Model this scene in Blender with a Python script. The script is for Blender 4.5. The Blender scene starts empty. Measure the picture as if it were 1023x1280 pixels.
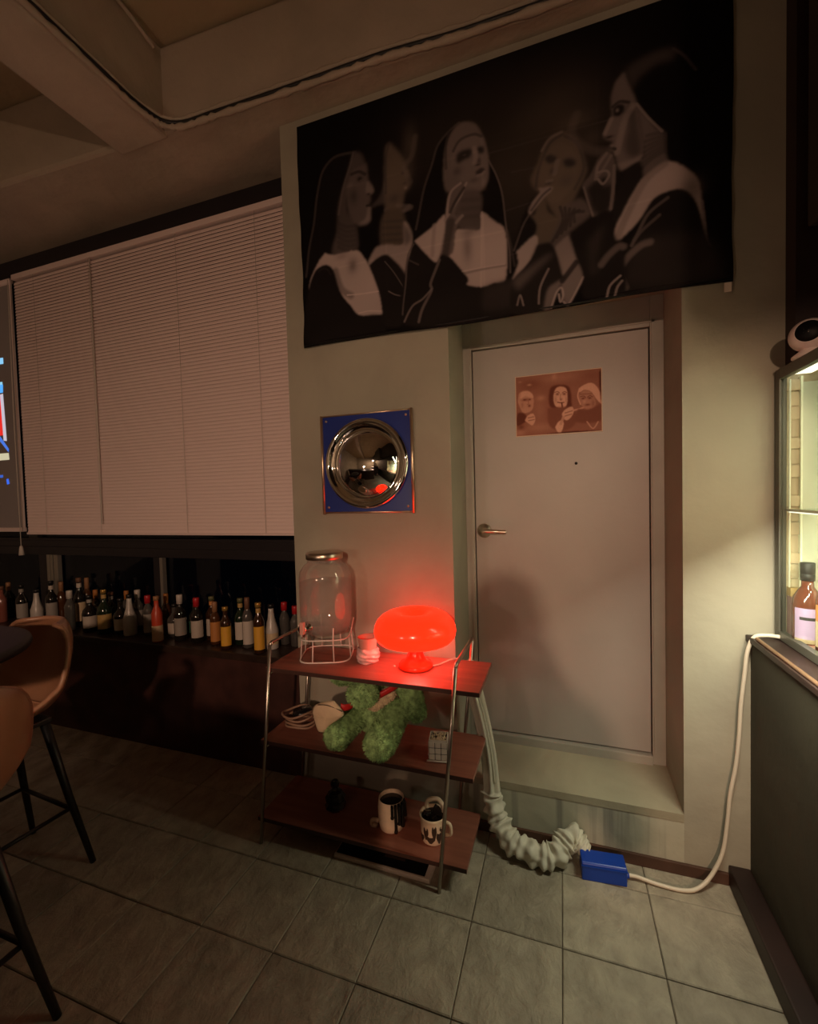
import bpy, bmesh, math, random, json
import numpy as np
from mathutils import Vector, Matrix

scene = bpy.context.scene
COL = scene.collection
PI = math.pi
random.seed(7)

# ------------------------------------------------------------------ camera
def make_camera():
    yaw, pitch, roll, f = math.radians(19.13), math.radians(-2.028), math.radians(1.532), 550.0
    fwd = Vector((-math.sin(yaw)*math.cos(pitch), math.cos(yaw)*math.cos(pitch), math.sin(pitch)))
    r = Vector((math.cos(yaw), math.sin(yaw), 0)); d = fwd.cross(r)
    r2 = math.cos(roll)*r + math.sin(roll)*d
    d2 = -math.sin(roll)*r + math.cos(roll)*d
    M = Matrix((r2, -d2, -fwd)).transposed().to_4x4()
    M.translation = (0, 0, 1.49)
    cam = bpy.data.cameras.new('camera'); cam.sensor_fit = 'HORIZONTAL'; cam.sensor_width = 36
    cam.lens = f*36/1023; cam.clip_start = 0.02
    o = bpy.data.objects.new('camera', cam); COL.objects.link(o); o.matrix_world = M
    scene.camera = o
make_camera()

# ------------------------------------------------------------------ world, exposure, room lights
scene.view_settings.view_transform = 'Standard'; scene.view_settings.look = 'None'
scene.view_settings.exposure = 0.0; scene.view_settings.gamma = 1.0
scene.view_settings.use_curve_mapping = False
world = bpy.data.worlds.new('night'); scene.world = world; world.use_nodes = True
world.node_tree.nodes['Background'].inputs[0].default_value = (0.004, 0.005, 0.008, 1)
world.node_tree.nodes['Background'].inputs[1].default_value = 1.0

def point(name, loc, energy, col, radius=0.05):
    l = bpy.data.lights.new(name, 'POINT'); l.energy = energy; l.color = col; l.shadow_soft_size = radius
    o = bpy.data.objects.new(name, l); COL.objects.link(o); o.location = loc; return o
def area(name, loc, direction, sx, sy, energy, col):
    l = bpy.data.lights.new(name, 'AREA'); l.shape = 'RECTANGLE'; l.size = sx; l.size_y = sy
    l.energy = energy; l.color = col
    o = bpy.data.objects.new(name, l); COL.objects.link(o); o.location = loc
    o.rotation_euler = Vector(direction).to_track_quat('-Z', 'Y').to_euler(); return o
WARM = (1.0, 0.62, 0.41)
E = dict(pendant=270.0, left=14.0, cabtop=2.8, cabmid=16.5, bulb=3.2, shade=3.4, led=1.3)      # lamp strengths
point('pendant_light', (0.40, -2.8, 2.25), E['pendant'], WARM, 0.06)
point('added_fill_light', (-1.25, -0.45, 1.35), E['left'], (1.0, 0.72, 0.56), 0.07)  # added fill light, evens out the pendant's shadows
area('cabinet_top_light', (0.745, 1.45, 1.858), (-0.45, 0, -1), 0.035, 0.75, E['cabtop'], (1.0, 0.93, 0.64))
area('cabinet_shelf_light', (0.745, 1.45, 1.398), (0.60, 0, -1), 0.035, 0.75, E['cabmid'], (1.0, 0.97, 0.75))
point('mushroom_bulb', (-0.585, 1.72, 0.900), E['bulb'], (1.0, 0.60, 0.46), 0.025)

# ------------------------------------------------------------------ materials
def node_mat(name):
    m = bpy.data.materials.new(name); m.use_nodes = True
    return m, m.node_tree.nodes, m.node_tree.links, m.node_tree.nodes['Principled BSDF']
def mat(name, col, rough=0.6, metal=0.0, spec=0.5, noise=0.0, nscale=8.0, bump=0.0, bscale=40.0, bdist=0.01,
        trans=0.0, emit=None, estr=1.0, coat=0.0, dark=None, alpha=1.0, objvar=0.0, sss=0.0):
    m, N, L, b = node_mat(name)
    b.inputs['Base Color'].default_value = (*col, 1); b.inputs['Roughness'].default_value = rough
    b.inputs['Metallic'].default_value = metal; b.inputs['Specular IOR Level'].default_value = spec
    b.inputs['Transmission Weight'].default_value = trans; b.inputs['Coat Weight'].default_value = coat
    b.inputs['Alpha'].default_value = alpha
    if emit: b.inputs['Emission Color'].default_value = (*emit, 1); b.inputs['Emission Strength'].default_value = estr
    tc = N.new('ShaderNodeTexCoord')
    out = None
    if noise or dark:
        n = N.new('ShaderNodeTexNoise'); n.inputs['Scale'].default_value = nscale; n.inputs['Detail'].default_value = 6
        L.new(tc.outputs['Object'], n.inputs['Vector'])
        r = N.new('ShaderNodeValToRGB'); r.color_ramp.elements[0].position = 0.35; r.color_ramp.elements[1].position = 0.68
        lo = dark if dark else tuple(c*(1-noise) for c in col)
        hi = col if dark else tuple(min(1, c*(1+noise)) for c in col)
        r.color_ramp.elements[0].color = (*lo, 1); r.color_ramp.elements[1].color = (*hi, 1)
        L.new(n.outputs['Fac'], r.inputs['Fac']); out = r.outputs['Color']
    if objvar:
        oi = N.new('ShaderNodeObjectInfo'); mr = N.new('ShaderNodeMapRange')
        mr.inputs['To Min'].default_value = 1-objvar; mr.inputs['To Max'].default_value = 1+objvar
        L.new(oi.outputs['Random'], mr.inputs['Value'])
        mx = N.new('ShaderNodeVectorMath'); mx.operation = 'SCALE'
        if out: L.new(out, mx.inputs[0])
        else: mx.inputs[0].default_value = col
        L.new(mr.outputs['Result'], mx.inputs['Scale']); out = mx.outputs['Vector']
    if out: L.new(out, b.inputs['Base Color'])
    if bump:
        n2 = N.new('ShaderNodeTexNoise'); n2.inputs['Scale'].default_value = bscale; n2.inputs['Detail'].default_value = 5
        L.new(tc.outputs['Object'], n2.inputs['Vector'])
        bp = N.new('ShaderNodeBump'); bp.inputs['Strength'].default_value = bump; bp.inputs['Distance'].default_value = bdist
        L.new(n2.outputs['Fac'], bp.inputs['Height']); L.new(bp.outputs['Normal'], b.inputs['Normal'])
    return m
def glass_mat(name, col=(1, 1, 1), gloss=0.08, haze=0.0, hazecol=(1, 1, 1), fres=0.5):
    m, N, L, b = node_mat(name); N.remove(b); o = N['Material Output']
    t = N.new('ShaderNodeBsdfTransparent'); t.inputs[0].default_value = (*col, 1)
    g = N.new('ShaderNodeBsdfGlossy'); g.inputs['Roughness'].default_value = 0.03
    f = N.new('ShaderNodeLayerWeight'); f.inputs['Blend'].default_value = 0.25
    ma = N.new('ShaderNodeMath'); ma.operation = 'MULTIPLY_ADD'; ma.inputs[1].default_value = fres; ma.inputs[2].default_value = gloss
    L.new(f.outputs['Fresnel'], ma.inputs[0])
    mx = N.new('ShaderNodeMixShader'); L.new(ma.outputs[0], mx.inputs[0]); L.new(t.outputs[0], mx.inputs[1]); L.new(g.outputs[0], mx.inputs[2])
    s = mx.outputs[0]
    if haze:
        d = N.new('ShaderNodeBsdfDiffuse'); d.inputs[0].default_value = (*hazecol, 1)
        m2 = N.new('ShaderNodeMixShader'); m2.inputs[0].default_value = haze
        L.new(s, m2.inputs[1]); L.new(d.outputs[0], m2.inputs[2]); s = m2.outputs[0]
    L.new(s, o.inputs['Surface']); return m
def art_mat(name, rough=0.6):
    m, N, L, b = node_mat(name); b.inputs['Roughness'].default_value = rough
    a = N.new('ShaderNodeVertexColor'); a.layer_name = 'print'; L.new(a.outputs['Color'], b.inputs['Base Color'])
    b.inputs['Specular IOR Level'].default_value = 0.08
    return m

def plaster(name, col, patch, stain=0.0, bump=0.25):
    """trowelled plaster: broad patches, fine grain, optional drip stains running down"""
    m, N, L, b = node_mat(name); b.inputs['Roughness'].default_value = 0.75; b.inputs['Specular IOR Level'].default_value = 0.3
    tc = N.new('ShaderNodeTexCoord')
    n = N.new('ShaderNodeTexNoise'); n.inputs['Scale'].default_value = 2.2; n.inputs['Detail'].default_value = 7; n.inputs['Distortion'].default_value = 0.6
    L.new(tc.outputs['Object'], n.inputs['Vector'])
    r = N.new('ShaderNodeValToRGB'); r.color_ramp.elements[0].position = 0.36; r.color_ramp.elements[1].position = 0.66
    r.color_ramp.elements[0].color = (*patch, 1); r.color_ramp.elements[1].color = (*col, 1)
    L.new(n.outputs['Fac'], r.inputs['Fac']); out = r.outputs['Color']
    if stain:
        mp = N.new('ShaderNodeMapping'); mp.inputs['Scale'].default_value = (22, 22, 0.9); L.new(tc.outputs['Object'], mp.inputs['Vector'])
        s = N.new('ShaderNodeTexNoise'); s.inputs['Scale'].default_value = 1.0; s.inputs['Detail'].default_value = 3; L.new(mp.outputs[0], s.inputs['Vector'])
        r2 = N.new('ShaderNodeValToRGB'); r2.color_ramp.elements[0].position = 0.52; r2.color_ramp.elements[1].position = 0.68
        r2.color_ramp.elements[0].color = (1, 1, 1, 1); r2.color_ramp.elements[1].color = (1-stain, 1-stain, 1-stain*.9, 1)
        L.new(s.outputs['Fac'], r2.inputs['Fac'])
        mx = N.new('ShaderNodeMixRGB'); mx.blend_type = 'MULTIPLY'; mx.inputs[0].default_value = 1
        L.new(out, mx.inputs[1]); L.new(r2.outputs['Color'], mx.inputs[2]); out = mx.outputs[0]
    L.new(out, b.inputs['Base Color'])
    n2 = N.new('ShaderNodeTexNoise'); n2.inputs['Scale'].default_value = 9; n2.inputs['Detail'].default_value = 8; L.new(tc.outputs['Object'], n2.inputs['Vector'])
    bp = N.new('ShaderNodeBump'); bp.inputs['Strength'].default_value = bump; bp.inputs['Distance'].default_value = 0.02
    L.new(n2.outputs['Fac'], bp.inputs['Height']); L.new(bp.outputs['Normal'], b.inputs['Normal'])
    return m
def wood(name, col, dark, rough=0.4, axis=0):
    m, N, L, b = node_mat(name); b.inputs['Roughness'].default_value = rough
    tc = N.new('ShaderNodeTexCoord'); mp = N.new('ShaderNodeMapping')
    sc = [14, 14, 14]; sc[axis] = 1.2; mp.inputs['Scale'].default_value = sc; L.new(tc.outputs['Object'], mp.inputs['Vector'])
    n = N.new('ShaderNodeTexNoise'); n.inputs['Scale'].default_value = 2.5; n.inputs['Detail'].default_value = 8; L.new(mp.outputs[0], n.inputs['Vector'])
    r = N.new('ShaderNodeValToRGB'); r.color_ramp.elements[0].position = 0.3; r.color_ramp.elements[1].position = 0.7
    r.color_ramp.elements[0].color = (*dark, 1); r.color_ramp.elements[1].color = (*col, 1)
    L.new(n.outputs['Fac'], r.inputs['Fac']); L.new(r.outputs['Color'], b.inputs['Base Color'])
    return m
def slate(name):
    m, N, L, b = node_mat(name); b.inputs['Roughness'].default_value = 0.5; b.inputs['Specular IOR Level'].default_value = 0.35
    tc = N.new('ShaderNodeTexCoord'); oi = N.new('ShaderNodeObjectInfo')
    ad = N.new('ShaderNodeVectorMath'); ad.operation = 'MULTIPLY_ADD'
    L.new(oi.outputs['Location'], ad.inputs[0]); ad.inputs[1].default_value = (7.3, 5.1, 3.0); L.new(tc.outputs['Object'], ad.inputs[2])
    n = N.new('ShaderNodeTexNoise'); n.inputs['Scale'].default_value = 13; n.inputs['Detail'].default_value = 10; n.inputs['Roughness'].default_value = 0.62; n.inputs['Distortion'].default_value = 0.25
    mp = N.new('ShaderNodeMapping'); mp.inputs['Rotation'].default_value = (0, 0, 0.6); mp.inputs['Scale'].default_value = (1.0, 0.72, 1)
    L.new(ad.outputs[0], mp.inputs['Vector']); L.new(mp.outputs[0], n.inputs['Vector'])
    r = N.new('ShaderNodeValToRGB'); r.color_ramp.elements[0].position = 0.3; r.color_ramp.elements[1].position = 0.72
    r.color_ramp.elements[0].color = (0.27, 0.23, 0.175, 1); r.color_ramp.elements[1].color = (0.46, 0.40, 0.305, 1)
    L.new(n.outputs['Fac'], r.inputs['Fac'])
    mr = N.new('ShaderNodeMapRange'); mr.inputs['To Min'].default_value = 0.86; mr.inputs['To Max'].default_value = 1.12; L.new(oi.outputs['Random'], mr.inputs['Value'])
    mx = N.new('ShaderNodeVectorMath'); mx.operation = 'SCALE'; L.new(r.outputs['Color'], mx.inputs[0]); L.new(mr.outputs[0], mx.inputs['Scale'])
    L.new(mx.outputs[0], b.inputs['Base Color'])
    bp = N.new('ShaderNodeBump'); bp.inputs['Strength'].default_value = 0.9; bp.inputs['Distance'].default_value = 0.022
    L.new(n.outputs['Fac'], bp.inputs['Height']); L.new(bp.outputs['Normal'], b.inputs['Normal'])
    return m

M = dict(
    wall=plaster('grey_green_plaster', (0.40, 0.37, 0.29), (0.33, 0.305, 0.24)),
    wall_low=plaster('stained_plaster', (0.50, 0.475, 0.37), (0.41, 0.395, 0.31), stain=0.4),
    sill=plaster('sill_concrete', (0.42, 0.375, 0.27), (0.28, 0.25, 0.18), bump=0.4),
    ceiling=plaster('ceiling_paint', (0.40, 0.31, 0.20), (0.33, 0.26, 0.16), bump=0.5),
    soffit=plaster('soffit_paint', (0.46, 0.38, 0.30), (0.38, 0.32, 0.25), bump=0.5),
    dark_wall=mat('dark_red_panel', (0.05, 0.018, 0.014), 0.55, noise=0.3),
    side_dark=plaster('side_wall_shaded', (0.055, 0.050, 0.033), (0.042, 0.039, 0.026)),  # side wall tone lowered to carry the shade below the ledge
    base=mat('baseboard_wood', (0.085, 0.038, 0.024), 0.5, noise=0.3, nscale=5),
    base_dark=mat('shaded_baseboard', (0.022, 0.009, 0.007), 0.5, noise=0.3, nscale=5),  # same baseboard wood, darkened for the unlit right side
    slate=slate('slate_tile'), grout=mat('grout', (0.11, 0.09, 0.07), 0.9),
    frame_dark=mat('dark_window_metal', (0.03, 0.026, 0.03), 0.35, metal=0.3),
    alu=mat('pale_aluminium', (0.42, 0.39, 0.34), 0.35, metal=0.7),
    night=glass_mat('night_glass', (0.25, 0.27, 0.3), 0.03),
    slat=mat('blind_slat', (0.90, 0.73, 0.70), 0.45, spec=0.4), blind_rail=mat('blind_rail', (0.82, 0.67, 0.64), 0.4),
    cord=mat('blind_cord', (0.62, 0.56, 0.5), 0.8),
    door=mat('door_paint', (0.42, 0.375, 0.34), 0.42, noise=0.05, nscale=3, bump=0.05, bscale=60), frame=mat('frame_paint', (0.38, 0.35, 0.30), 0.45, noise=0.06),
    brass=mat('brushed_steel', (0.72, 0.60, 0.48), 0.28, metal=1.0), black=mat('black_paint', (0.008, 0.008, 0.008), 0.5),
    chrome=mat('chrome', (0.82, 0.80, 0.78), 0.035, metal=1.0), blue=mat('blue_enamel', (0.012, 0.03, 0.22), 0.35), gold=mat('pale_metal_edge', (0.75, 0.55, 0.38), 0.3, metal=0.9),
    skin=mat('skin', (0.55, 0.33, 0.23), 0.5), hair=mat('dark_hair', (0.02, 0.013, 0.01), 0.5), cloth=mat('dark_cloth', (0.03, 0.03, 0.035), 0.9),
    banner=art_mat('printed_fabric', 0.7), poster=art_mat('printed_paper', 0.5), paper=mat('paper_white', (0.72, 0.62, 0.55), 0.6),
    board=wood('red_brown_board', (0.30, 0.110, 0.072), (0.20, 0.068, 0.044), 0.38), board_edge=mat('board_edge', (0.05, 0.018, 0.012), 0.6),
    steel=mat('satin_steel', (0.50, 0.44, 0.38), 0.3, metal=1.0), wire=mat('white_wire', (0.75, 0.68, 0.62), 0.35),
    glass=glass_mat('jar_glass', (0.96, 0.94, 0.92), 0.06, 0.10, (0.9, 0.85, 0.8)), water=glass_mat('water', (0.93, 0.92, 0.9), 0.02, 0.10, (0.85, 0.8, 0.75)),
    lid=mat('jar_lid', (0.6, 0.5, 0.4), 0.3, metal=1.0), pink=mat('spigot_pink', (0.7, 0.32, 0.26), 0.4),
    vase=mat('terracotta_pink', (0.66, 0.32, 0.25), 0.5), vase2=mat('pale_pink_glaze', (0.75, 0.5, 0.48), 0.25, noise=0.2, nscale=40, coat=0.4),
    fur=mat('green_plush', (0.25, 0.40, 0.165), 0.9, spec=0.1, noise=0.4, nscale=45), cream=mat('cream_fabric', (0.62, 0.46, 0.30), 0.9, bump=0.2, bscale=90), creamfur=mat('cream_plush', (0.62, 0.48, 0.31), 0.95, noise=0.2, nscale=50),
    ribbon=mat('red_ribbon', (0.5, 0.012, 0.012), 0.5), nose=mat('black_bead', (0.01, 0.01, 0.01), 0.2),
    tile_white=mat('white_sticker', (0.62, 0.55, 0.48), 0.4), pebble=mat('beige_pebbles', (0.55, 0.42, 0.28), 0.8, noise=0.4, nscale=90),
    ceramic=mat('cream_ceramic', (0.88, 0.67, 0.48), 0.35, noise=0.12, nscale=20), glaze=mat('black_glaze', (0.012, 0.008, 0.006), 0.15), glaze2=mat('brown_black_print', (0.05, 0.028, 0.018), 0.35),
    darkglass=mat('dark_glass', (0.012, 0.010, 0.010), 0.08, coat=0.5),
    coil=mat('coiled_cable', (0.30, 0.18, 0.12), 0.5), hose=mat('sheer_white_fabric', (0.72, 0.68, 0.56), 0.65, spec=0.3, bump=0.3, bscale=50, alpha=0.86), bluebox=mat('blue_plastic', (0.004, 0.045, 0.36), 0.32),
    cable=mat('white_cable', (0.70, 0.62, 0.50), 0.45), leather=mat('brown_leather', (0.32, 0.155, 0.085), 0.30, bump=0.12, bscale=120, bdist=0.003), piping=mat('leather_piping', (0.38, 0.19, 0.11), 0.35),
    stoolblack=mat('black_metal', (0.010, 0.009, 0.008), 0.45), counter=mat('dark_counter', (0.035, 0.020, 0.015), 0.35, noise=0.3),
    cab=mat('cabinet_frame', (0.10, 0.095, 0.075), 0.4, metal=0.3), cabglass=glass_mat('cabinet_glass', (0.97, 0.99, 0.97), 0.01, fres=0.10), frost=mat('frosted_back', (0.56, 0.58, 0.46), 0.35, noise=0.15, nscale=3),
    plank=wood('pale_plank', (0.62, 0.50, 0.33), (0.42, 0.33, 0.21), 0.5, 2), shelfglass=mat('shelf_edge', (0.85, 0.88, 0.7), 0.3), shelfclear=glass_mat('shelf_clear', (0.92, 0.97, 0.92), 0.05), led=mat('led_strip', (1, 1, 1), 0.5, emit=(1.0, 1.0, 0.80), estr=E['led']),
    redfloor=mat('red_patterned_mat', (0.5, 0.05, 0.02), 0.6, dark=(0.5, 0.36, 0.26), nscale=26), lip=mat('lit_wood_lip', (0.62, 0.36, 0.22), 0.3, metal=0.8),  # lip is wood; the light it catches is put into its colour
    whitecam=mat('white_plastic', (0.72, 0.60, 0.56), 0.4), camface=mat('camera_face', (0.004, 0.004, 0.004), 0.5, spec=0.15),
    amber=mat('amber_liquor', (0.13, 0.03, 0.012), 0.08, coat=0.5), lilac=mat('lilac_label', (0.52, 0.36, 0.60), 0.6), shade=mat('red_shade', (0.75, 0.03, 0.006), 0.18, emit=(1.0, 0.010, 0.002), estr=E['shade']),
    redstand=mat('red_stand', (0.85, 0.05, 0.012), 0.2), bulb=mat('bulb_glow', (1, 1, 1), 0.5, emit=(1.0, 0.72, 0.5), estr=30.0),
    globe=glass_mat('lamp_globe', (1.0, 0.95, 0.9), 0.02),
    screen=mat('screen_fabric', (0.30, 0.27, 0.27), 0.8),
)

# ------------------------------------------------------------------ mesh helpers
class MB:
    def __init__(s): s.v = []; s.f = []; s.sm = []
    def add(s, v, f, smooth=False, mtx=None):
        o = len(s.v)
        s.v += [tuple(mtx @ Vector(p)) if mtx else tuple(p) for p in v]
        s.f += [tuple(i+o for i in q) for q in f]; s.sm += [smooth]*len(f); return s
    def box(s, x0, x1, y0, y1, z0, z1, mtx=None, b=0.0):
        if b <= 0:
            v = [(x, y, z) for x in (x0, x1) for y in (y0, y1) for z in (z0, z1)]
            return s.add(v, [(0, 1, 3, 2), (4, 6, 7, 5), (0, 4, 5, 1), (2, 3, 7, 6), (0, 2, 6, 4), (1, 5, 7, 3)], False, mtx)
        bm = bmesh.new(); bmesh.ops.create_cube(bm, size=1)
        for p in bm.verts: p.co = Vector((x0+(p.co.x+.5)*(x1-x0), y0+(p.co.y+.5)*(y1-y0), z0+(p.co.z+.5)*(z1-z0)))
        bmesh.ops.bevel(bm, geom=bm.edges[:], offset=b, segments=2, affect='EDGES', profile=0.6)
        bm.verts.index_update()
        s.add([tuple(p.co) for p in bm.verts], [tuple(q.index for q in f.verts) for f in bm.faces], False, mtx); bm.free(); return s
    def lathe(s, prof, n=24, c=(0, 0, 0), mtx=None, smooth=True, cap=True, sq=0.0):
        v = []; f = []
        for r, z in prof:
            for i in range(n):
                a = 2*PI*i/n; ca, sa = math.cos(a), math.sin(a)
                k = 1.0
                if sq: k = (abs(ca)**sq+abs(sa)**sq)**(-1/sq)
                v.append((c[0]+r*k*ca, c[1]+r*k*sa, c[2]+z))
        for j in range(len(prof)-1):
            for i in range(n):
                a, b = j*n+i, j*n+(i+1) % n; f.append((a, b, b+n, a+n))
        s.add(v, f, smooth, mtx)
        if cap:
            o = len(s.v)-len(v)
            if prof[0][0] > 1e-4: s.f.append(tuple(o+i for i in reversed(range(n)))); s.sm.append(False)
            if prof[-1][0] > 1e-4: s.f.append(tuple(o+(len(prof)-1)*n+i for i in range(n))); s.sm.append(False)
        return s
    def tube(s, path, r, n=8, closed=False, cap=True, rfun=None):
        P = [Vector(p) for p in path]; m = len(P); v = []; f = []
        up = Vector((0, 0, 1)); prev = None
        for i, p in enumerate(P):
            t = (P[(i+1) % m]-P[i-1]) if closed else (P[min(i+1, m-1)]-P[max(i-1, 0)])
            t.normalize()
            if prev is None:
                q = t.cross(up); q = t.cross(Vector((1, 0, 0))) if q.length < 0.05 else q
            else: q = prev - t*prev.dot(t)
            q.normalize(); prev = q; w = t.cross(q)
            rr = r[i] if isinstance(r, (list, tuple)) else r
            for k in range(n):
                a = 2*PI*k/n; R = rr*(rfun(i, a) if rfun else 1)
                v.append(tuple(p+q*(R*math.cos(a))+w*(R*math.sin(a))))
        for i in range(m if closed else m-1):
            for k in range(n):
                a, b = i*n+k, i*n+(k+1) % n; c, d = ((i+1) % m)*n+k, ((i+1) % m)*n+(k+1) % n
                f.append((a, b, d, c))
        if cap and not closed: f += [tuple(reversed(range(n))), tuple((m-1)*n+k for k in range(n))]
        return s.add(v, f, True)
    def sphere(s, c, rx, ry=None, rz=None, n=16, m=10, mtx=None):
        ry = ry or rx; rz = rz or rx
        v = [(c[0], c[1], c[2]-rz)]; f = []
        for j in range(1, m):
            a = -PI/2+PI*j/m
            for i in range(n): b = 2*PI*i/n; v.append((c[0]+rx*math.cos(a)*math.cos(b), c[1]+ry*math.cos(a)*math.sin(b), c[2]+rz*math.sin(a)))
        v.append((c[0], c[1], c[2]+rz)); T = len(v)-1
        for i in range(n):
            f.append((0, 1+(i+1) % n, 1+i)); f.append((T, T-n+i, T-n+(i+1) % n))
        for j in range(m-2):
            for i in range(n): a, b = 1+j*n+i, 1+j*n+(i+1) % n; f.append((a, b, b+n, a+n))
        return s.add(v, f, True, mtx)
    def prism(s, pts, z0, z1, mtx=None):
        n = len(pts); v = [(x, y, z0) for x, y in pts]+[(x, y, z1) for x, y in pts]
        f = [tuple(reversed(range(n))), tuple(range(n, 2*n))]+[(i, (i+1) % n, n+(i+1) % n, n+i) for i in range(n)]
        return s.add(v, f, False, mtx)
    def grid(s, fn, nu, nv, smooth=True):
        v = [fn(i/nu, j/nv) for j in range(nv+1) for i in range(nu+1)]; w = nu+1
        return s.add(v, [(j*w+i, j*w+i+1, (j+1)*w+i+1, (j+1)*w+i) for j in range(nv) for i in range(nu)], smooth)
    def mesh(s, name, m):
        me = bpy.data.meshes.new(name); me.from_pydata(s.v, [], s.f); me.validate()
        if len(me.polygons) == len(s.sm): me.polygons.foreach_set('use_smooth', s.sm)
        if m: me.materials.append(m)
        me.update(); return me
    def build(s, name, m, parent=None, bev=0.0, solid=0.0):
        o = bpy.data.objects.new(name, s.mesh(name, m)); COL.objects.link(o)
        bm = bmesh.new(); bm.from_mesh(o.data); bmesh.ops.recalc_face_normals(bm, faces=bm.faces[:]); bm.to_mesh(o.data); bm.free()
        if parent: attach(o, parent)
        if solid: k = o.modifiers.new('thickness', 'SOLIDIFY'); k.thickness = solid; k.offset = 0
        if bev: k = o.modifiers.new('bevel', 'BEVEL'); k.width = bev; k.segments = 2; k.limit_method = 'ANGLE'
        return o
def attach(o, parent):
    """parts are modelled in world space: keep them there when parenting"""
    o.parent = parent; o.matrix_parent_inverse = parent_world(parent).inverted()
def parent_world(o):
    return parent_world(o.parent) @ o.matrix_parent_inverse @ o.matrix_basis if o.parent else o.matrix_basis.copy()
def tag(o, label=None, cat=None, group=None, kind=None):
    if label: o['label'] = label
    if cat: o['category'] = cat
    if group: o['group'] = group
    if kind: o['kind'] = kind
    return o
def thing(name, label, cat, loc=(0, 0, 0), group=None):
    o = bpy.data.objects.new(name, None); COL.objects.link(o); o.location = loc; o.empty_display_size = 0.05
    return tag(o, label, cat, group)
def structure(name, loc=(0, 0, 0)):
    o = bpy.data.objects.new(name, None); COL.objects.link(o); o.location = loc; return tag(o, kind='structure')
def instance(name, me, parent, loc, rot=None):
    o = bpy.data.objects.new(name, me); COL.objects.link(o); attach(o, parent); o.location = loc
    if rot: o.rotation_euler = rot
    return o
def smooth_path(pts, n=8):
    P = [Vector(p) for p in pts]; out = []
    for i in range(len(P)-1):
        a, b, c, d = P[max(i-1, 0)], P[i], P[i+1], P[min(i+2, len(P)-1)]
        for k in range(n):
            t = k/n; out.append(0.5*((2*b)+(c-a)*t+(2*a-5*b+4*c-d)*t*t+(3*b-a-3*c+d)*t*t*t))
    out.append(P[-1]); return out
# ================================================================== THE SETTING
YB, YW, ZS, ZC = 1.90, 2.20, 3.31, 3.72        # door wall, window wall, soffit, ceiling
RL, RR, RZ0, RZ1, YF = -0.457, 0.431, 0.236, 2.34, 2.20   # door recess
XC = 0.745                                       # right end of the door wall

# floor: base slab with individually laid slate tiles
floor = MB().box(-4.8, 1.3, -5.0, 2.6, -0.10, -0.006).build('floor', M['grout']); tag(floor, kind='structure')
tile_me = []
for k in range(3):
    bm = bmesh.new(); rnd = random.Random(k)
    bmesh.ops.create_cube(bm, size=1)
    for v in bm.verts: v.co = Vector((v.co.x*0.2985, v.co.y*0.2985, v.co.z*0.012-0.006))
    top = [e for e in bm.edges if all(v.co.z > -0.001 for v in e.verts)]
    bmesh.ops.bevel(bm, geom=top, offset=0.003, segments=1, affect='EDGES')
    me = bpy.data.meshes.new('tile'); bm.to_mesh(me); bm.free(); me.materials.append(M['slate']); tile_me.append(me)
rnd = random.Random(3)
for i in range(-11, 4):
    for j in range(-3, 6):
        x, y = -0.017+0.301*(i-0.5), 1.465+0.302*(j-2.5)
        if y > YB+0.12 or (x > 0.75): continue
        t = instance('tile', tile_me[rnd.randrange(3)], floor, (x, y, 0.0+rnd.uniform(-.0008, .0008)), (0, 0, 0))
more = MB()
for i in range(-14, 4):
    for j in range(-18, -3):
        x, y = -0.017+0.301*(i-0.5), 1.465+0.302*(j-2.5)
        more.box(x-.1487, x+.1487, y-.1487, y+.1487, -0.012, 0)
o = more.build('tile_field', M['slate'], floor); tag(o, kind='stuff')

# door wall with its recess
w = MB()
w.box(-1.275, RL, YB, YW+0.3, 0, ZS); w.box(RR, XC+.35, YB, YW+0.3, 0, ZS); w.box(RL, RR, YB, YW+0.3, RZ1, ZS)
wb = w.build('wall_back', M['wall']); tag(wb, kind='structure')
o = MB().box(RL, RR, YB, YW+0.3, 0, RZ0-.03).build('lower_wall', M['wall_low'], wb)
# sill: a slightly uneven cement slab
def sill_fn(u, v):
    x = RL+(RR-RL)*u; y = YB-0.002+(YW+.05-YB)*v
    return (x, y, RZ0+0.012*v+0.0025*math.sin(9*u+4*v)*math.sin(PI*min(1, v*2)))
sl = MB().grid(sill_fn, 40, 12)
sl.add([(RL, YB-.002, RZ0-.031), (RR, YB-.002, RZ0-.031), (RR, YB-.002, RZ0), (RL, YB-.002, RZ0)], [(0, 1, 2, 3)])
tag(sl.build('trim_1', M['sill']), kind='structure')
# baseboards
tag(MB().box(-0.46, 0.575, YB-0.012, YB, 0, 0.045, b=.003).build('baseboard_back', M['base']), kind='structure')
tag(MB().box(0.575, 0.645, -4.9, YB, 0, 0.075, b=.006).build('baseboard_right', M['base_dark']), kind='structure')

# window wall: low wall, header, piers of frame
w = MB(); w.box(-4.8, -1.275, YW-.22, YW+.3, 0, 0.62); w.box(-4.8, -1.275, YW, YW+.3, 3.155, ZS)
tag(w.build('wall_window', M['dark_wall']), kind='structure')
tag(MB().box(-4.8, -1.275, YW-.012, YW+.02, 3.17, ZS, b=.004).build('trim_2', M['frame_dark']), kind='structure')
ct = MB().box(-4.7, -1.28, 1.925, YW+.02, 0.62, 0.66, b=.005).build('window_counter', M['counter'])
tag(ct, 'long dark wooden counter under the window carrying the row of bottles', 'counter')

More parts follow.
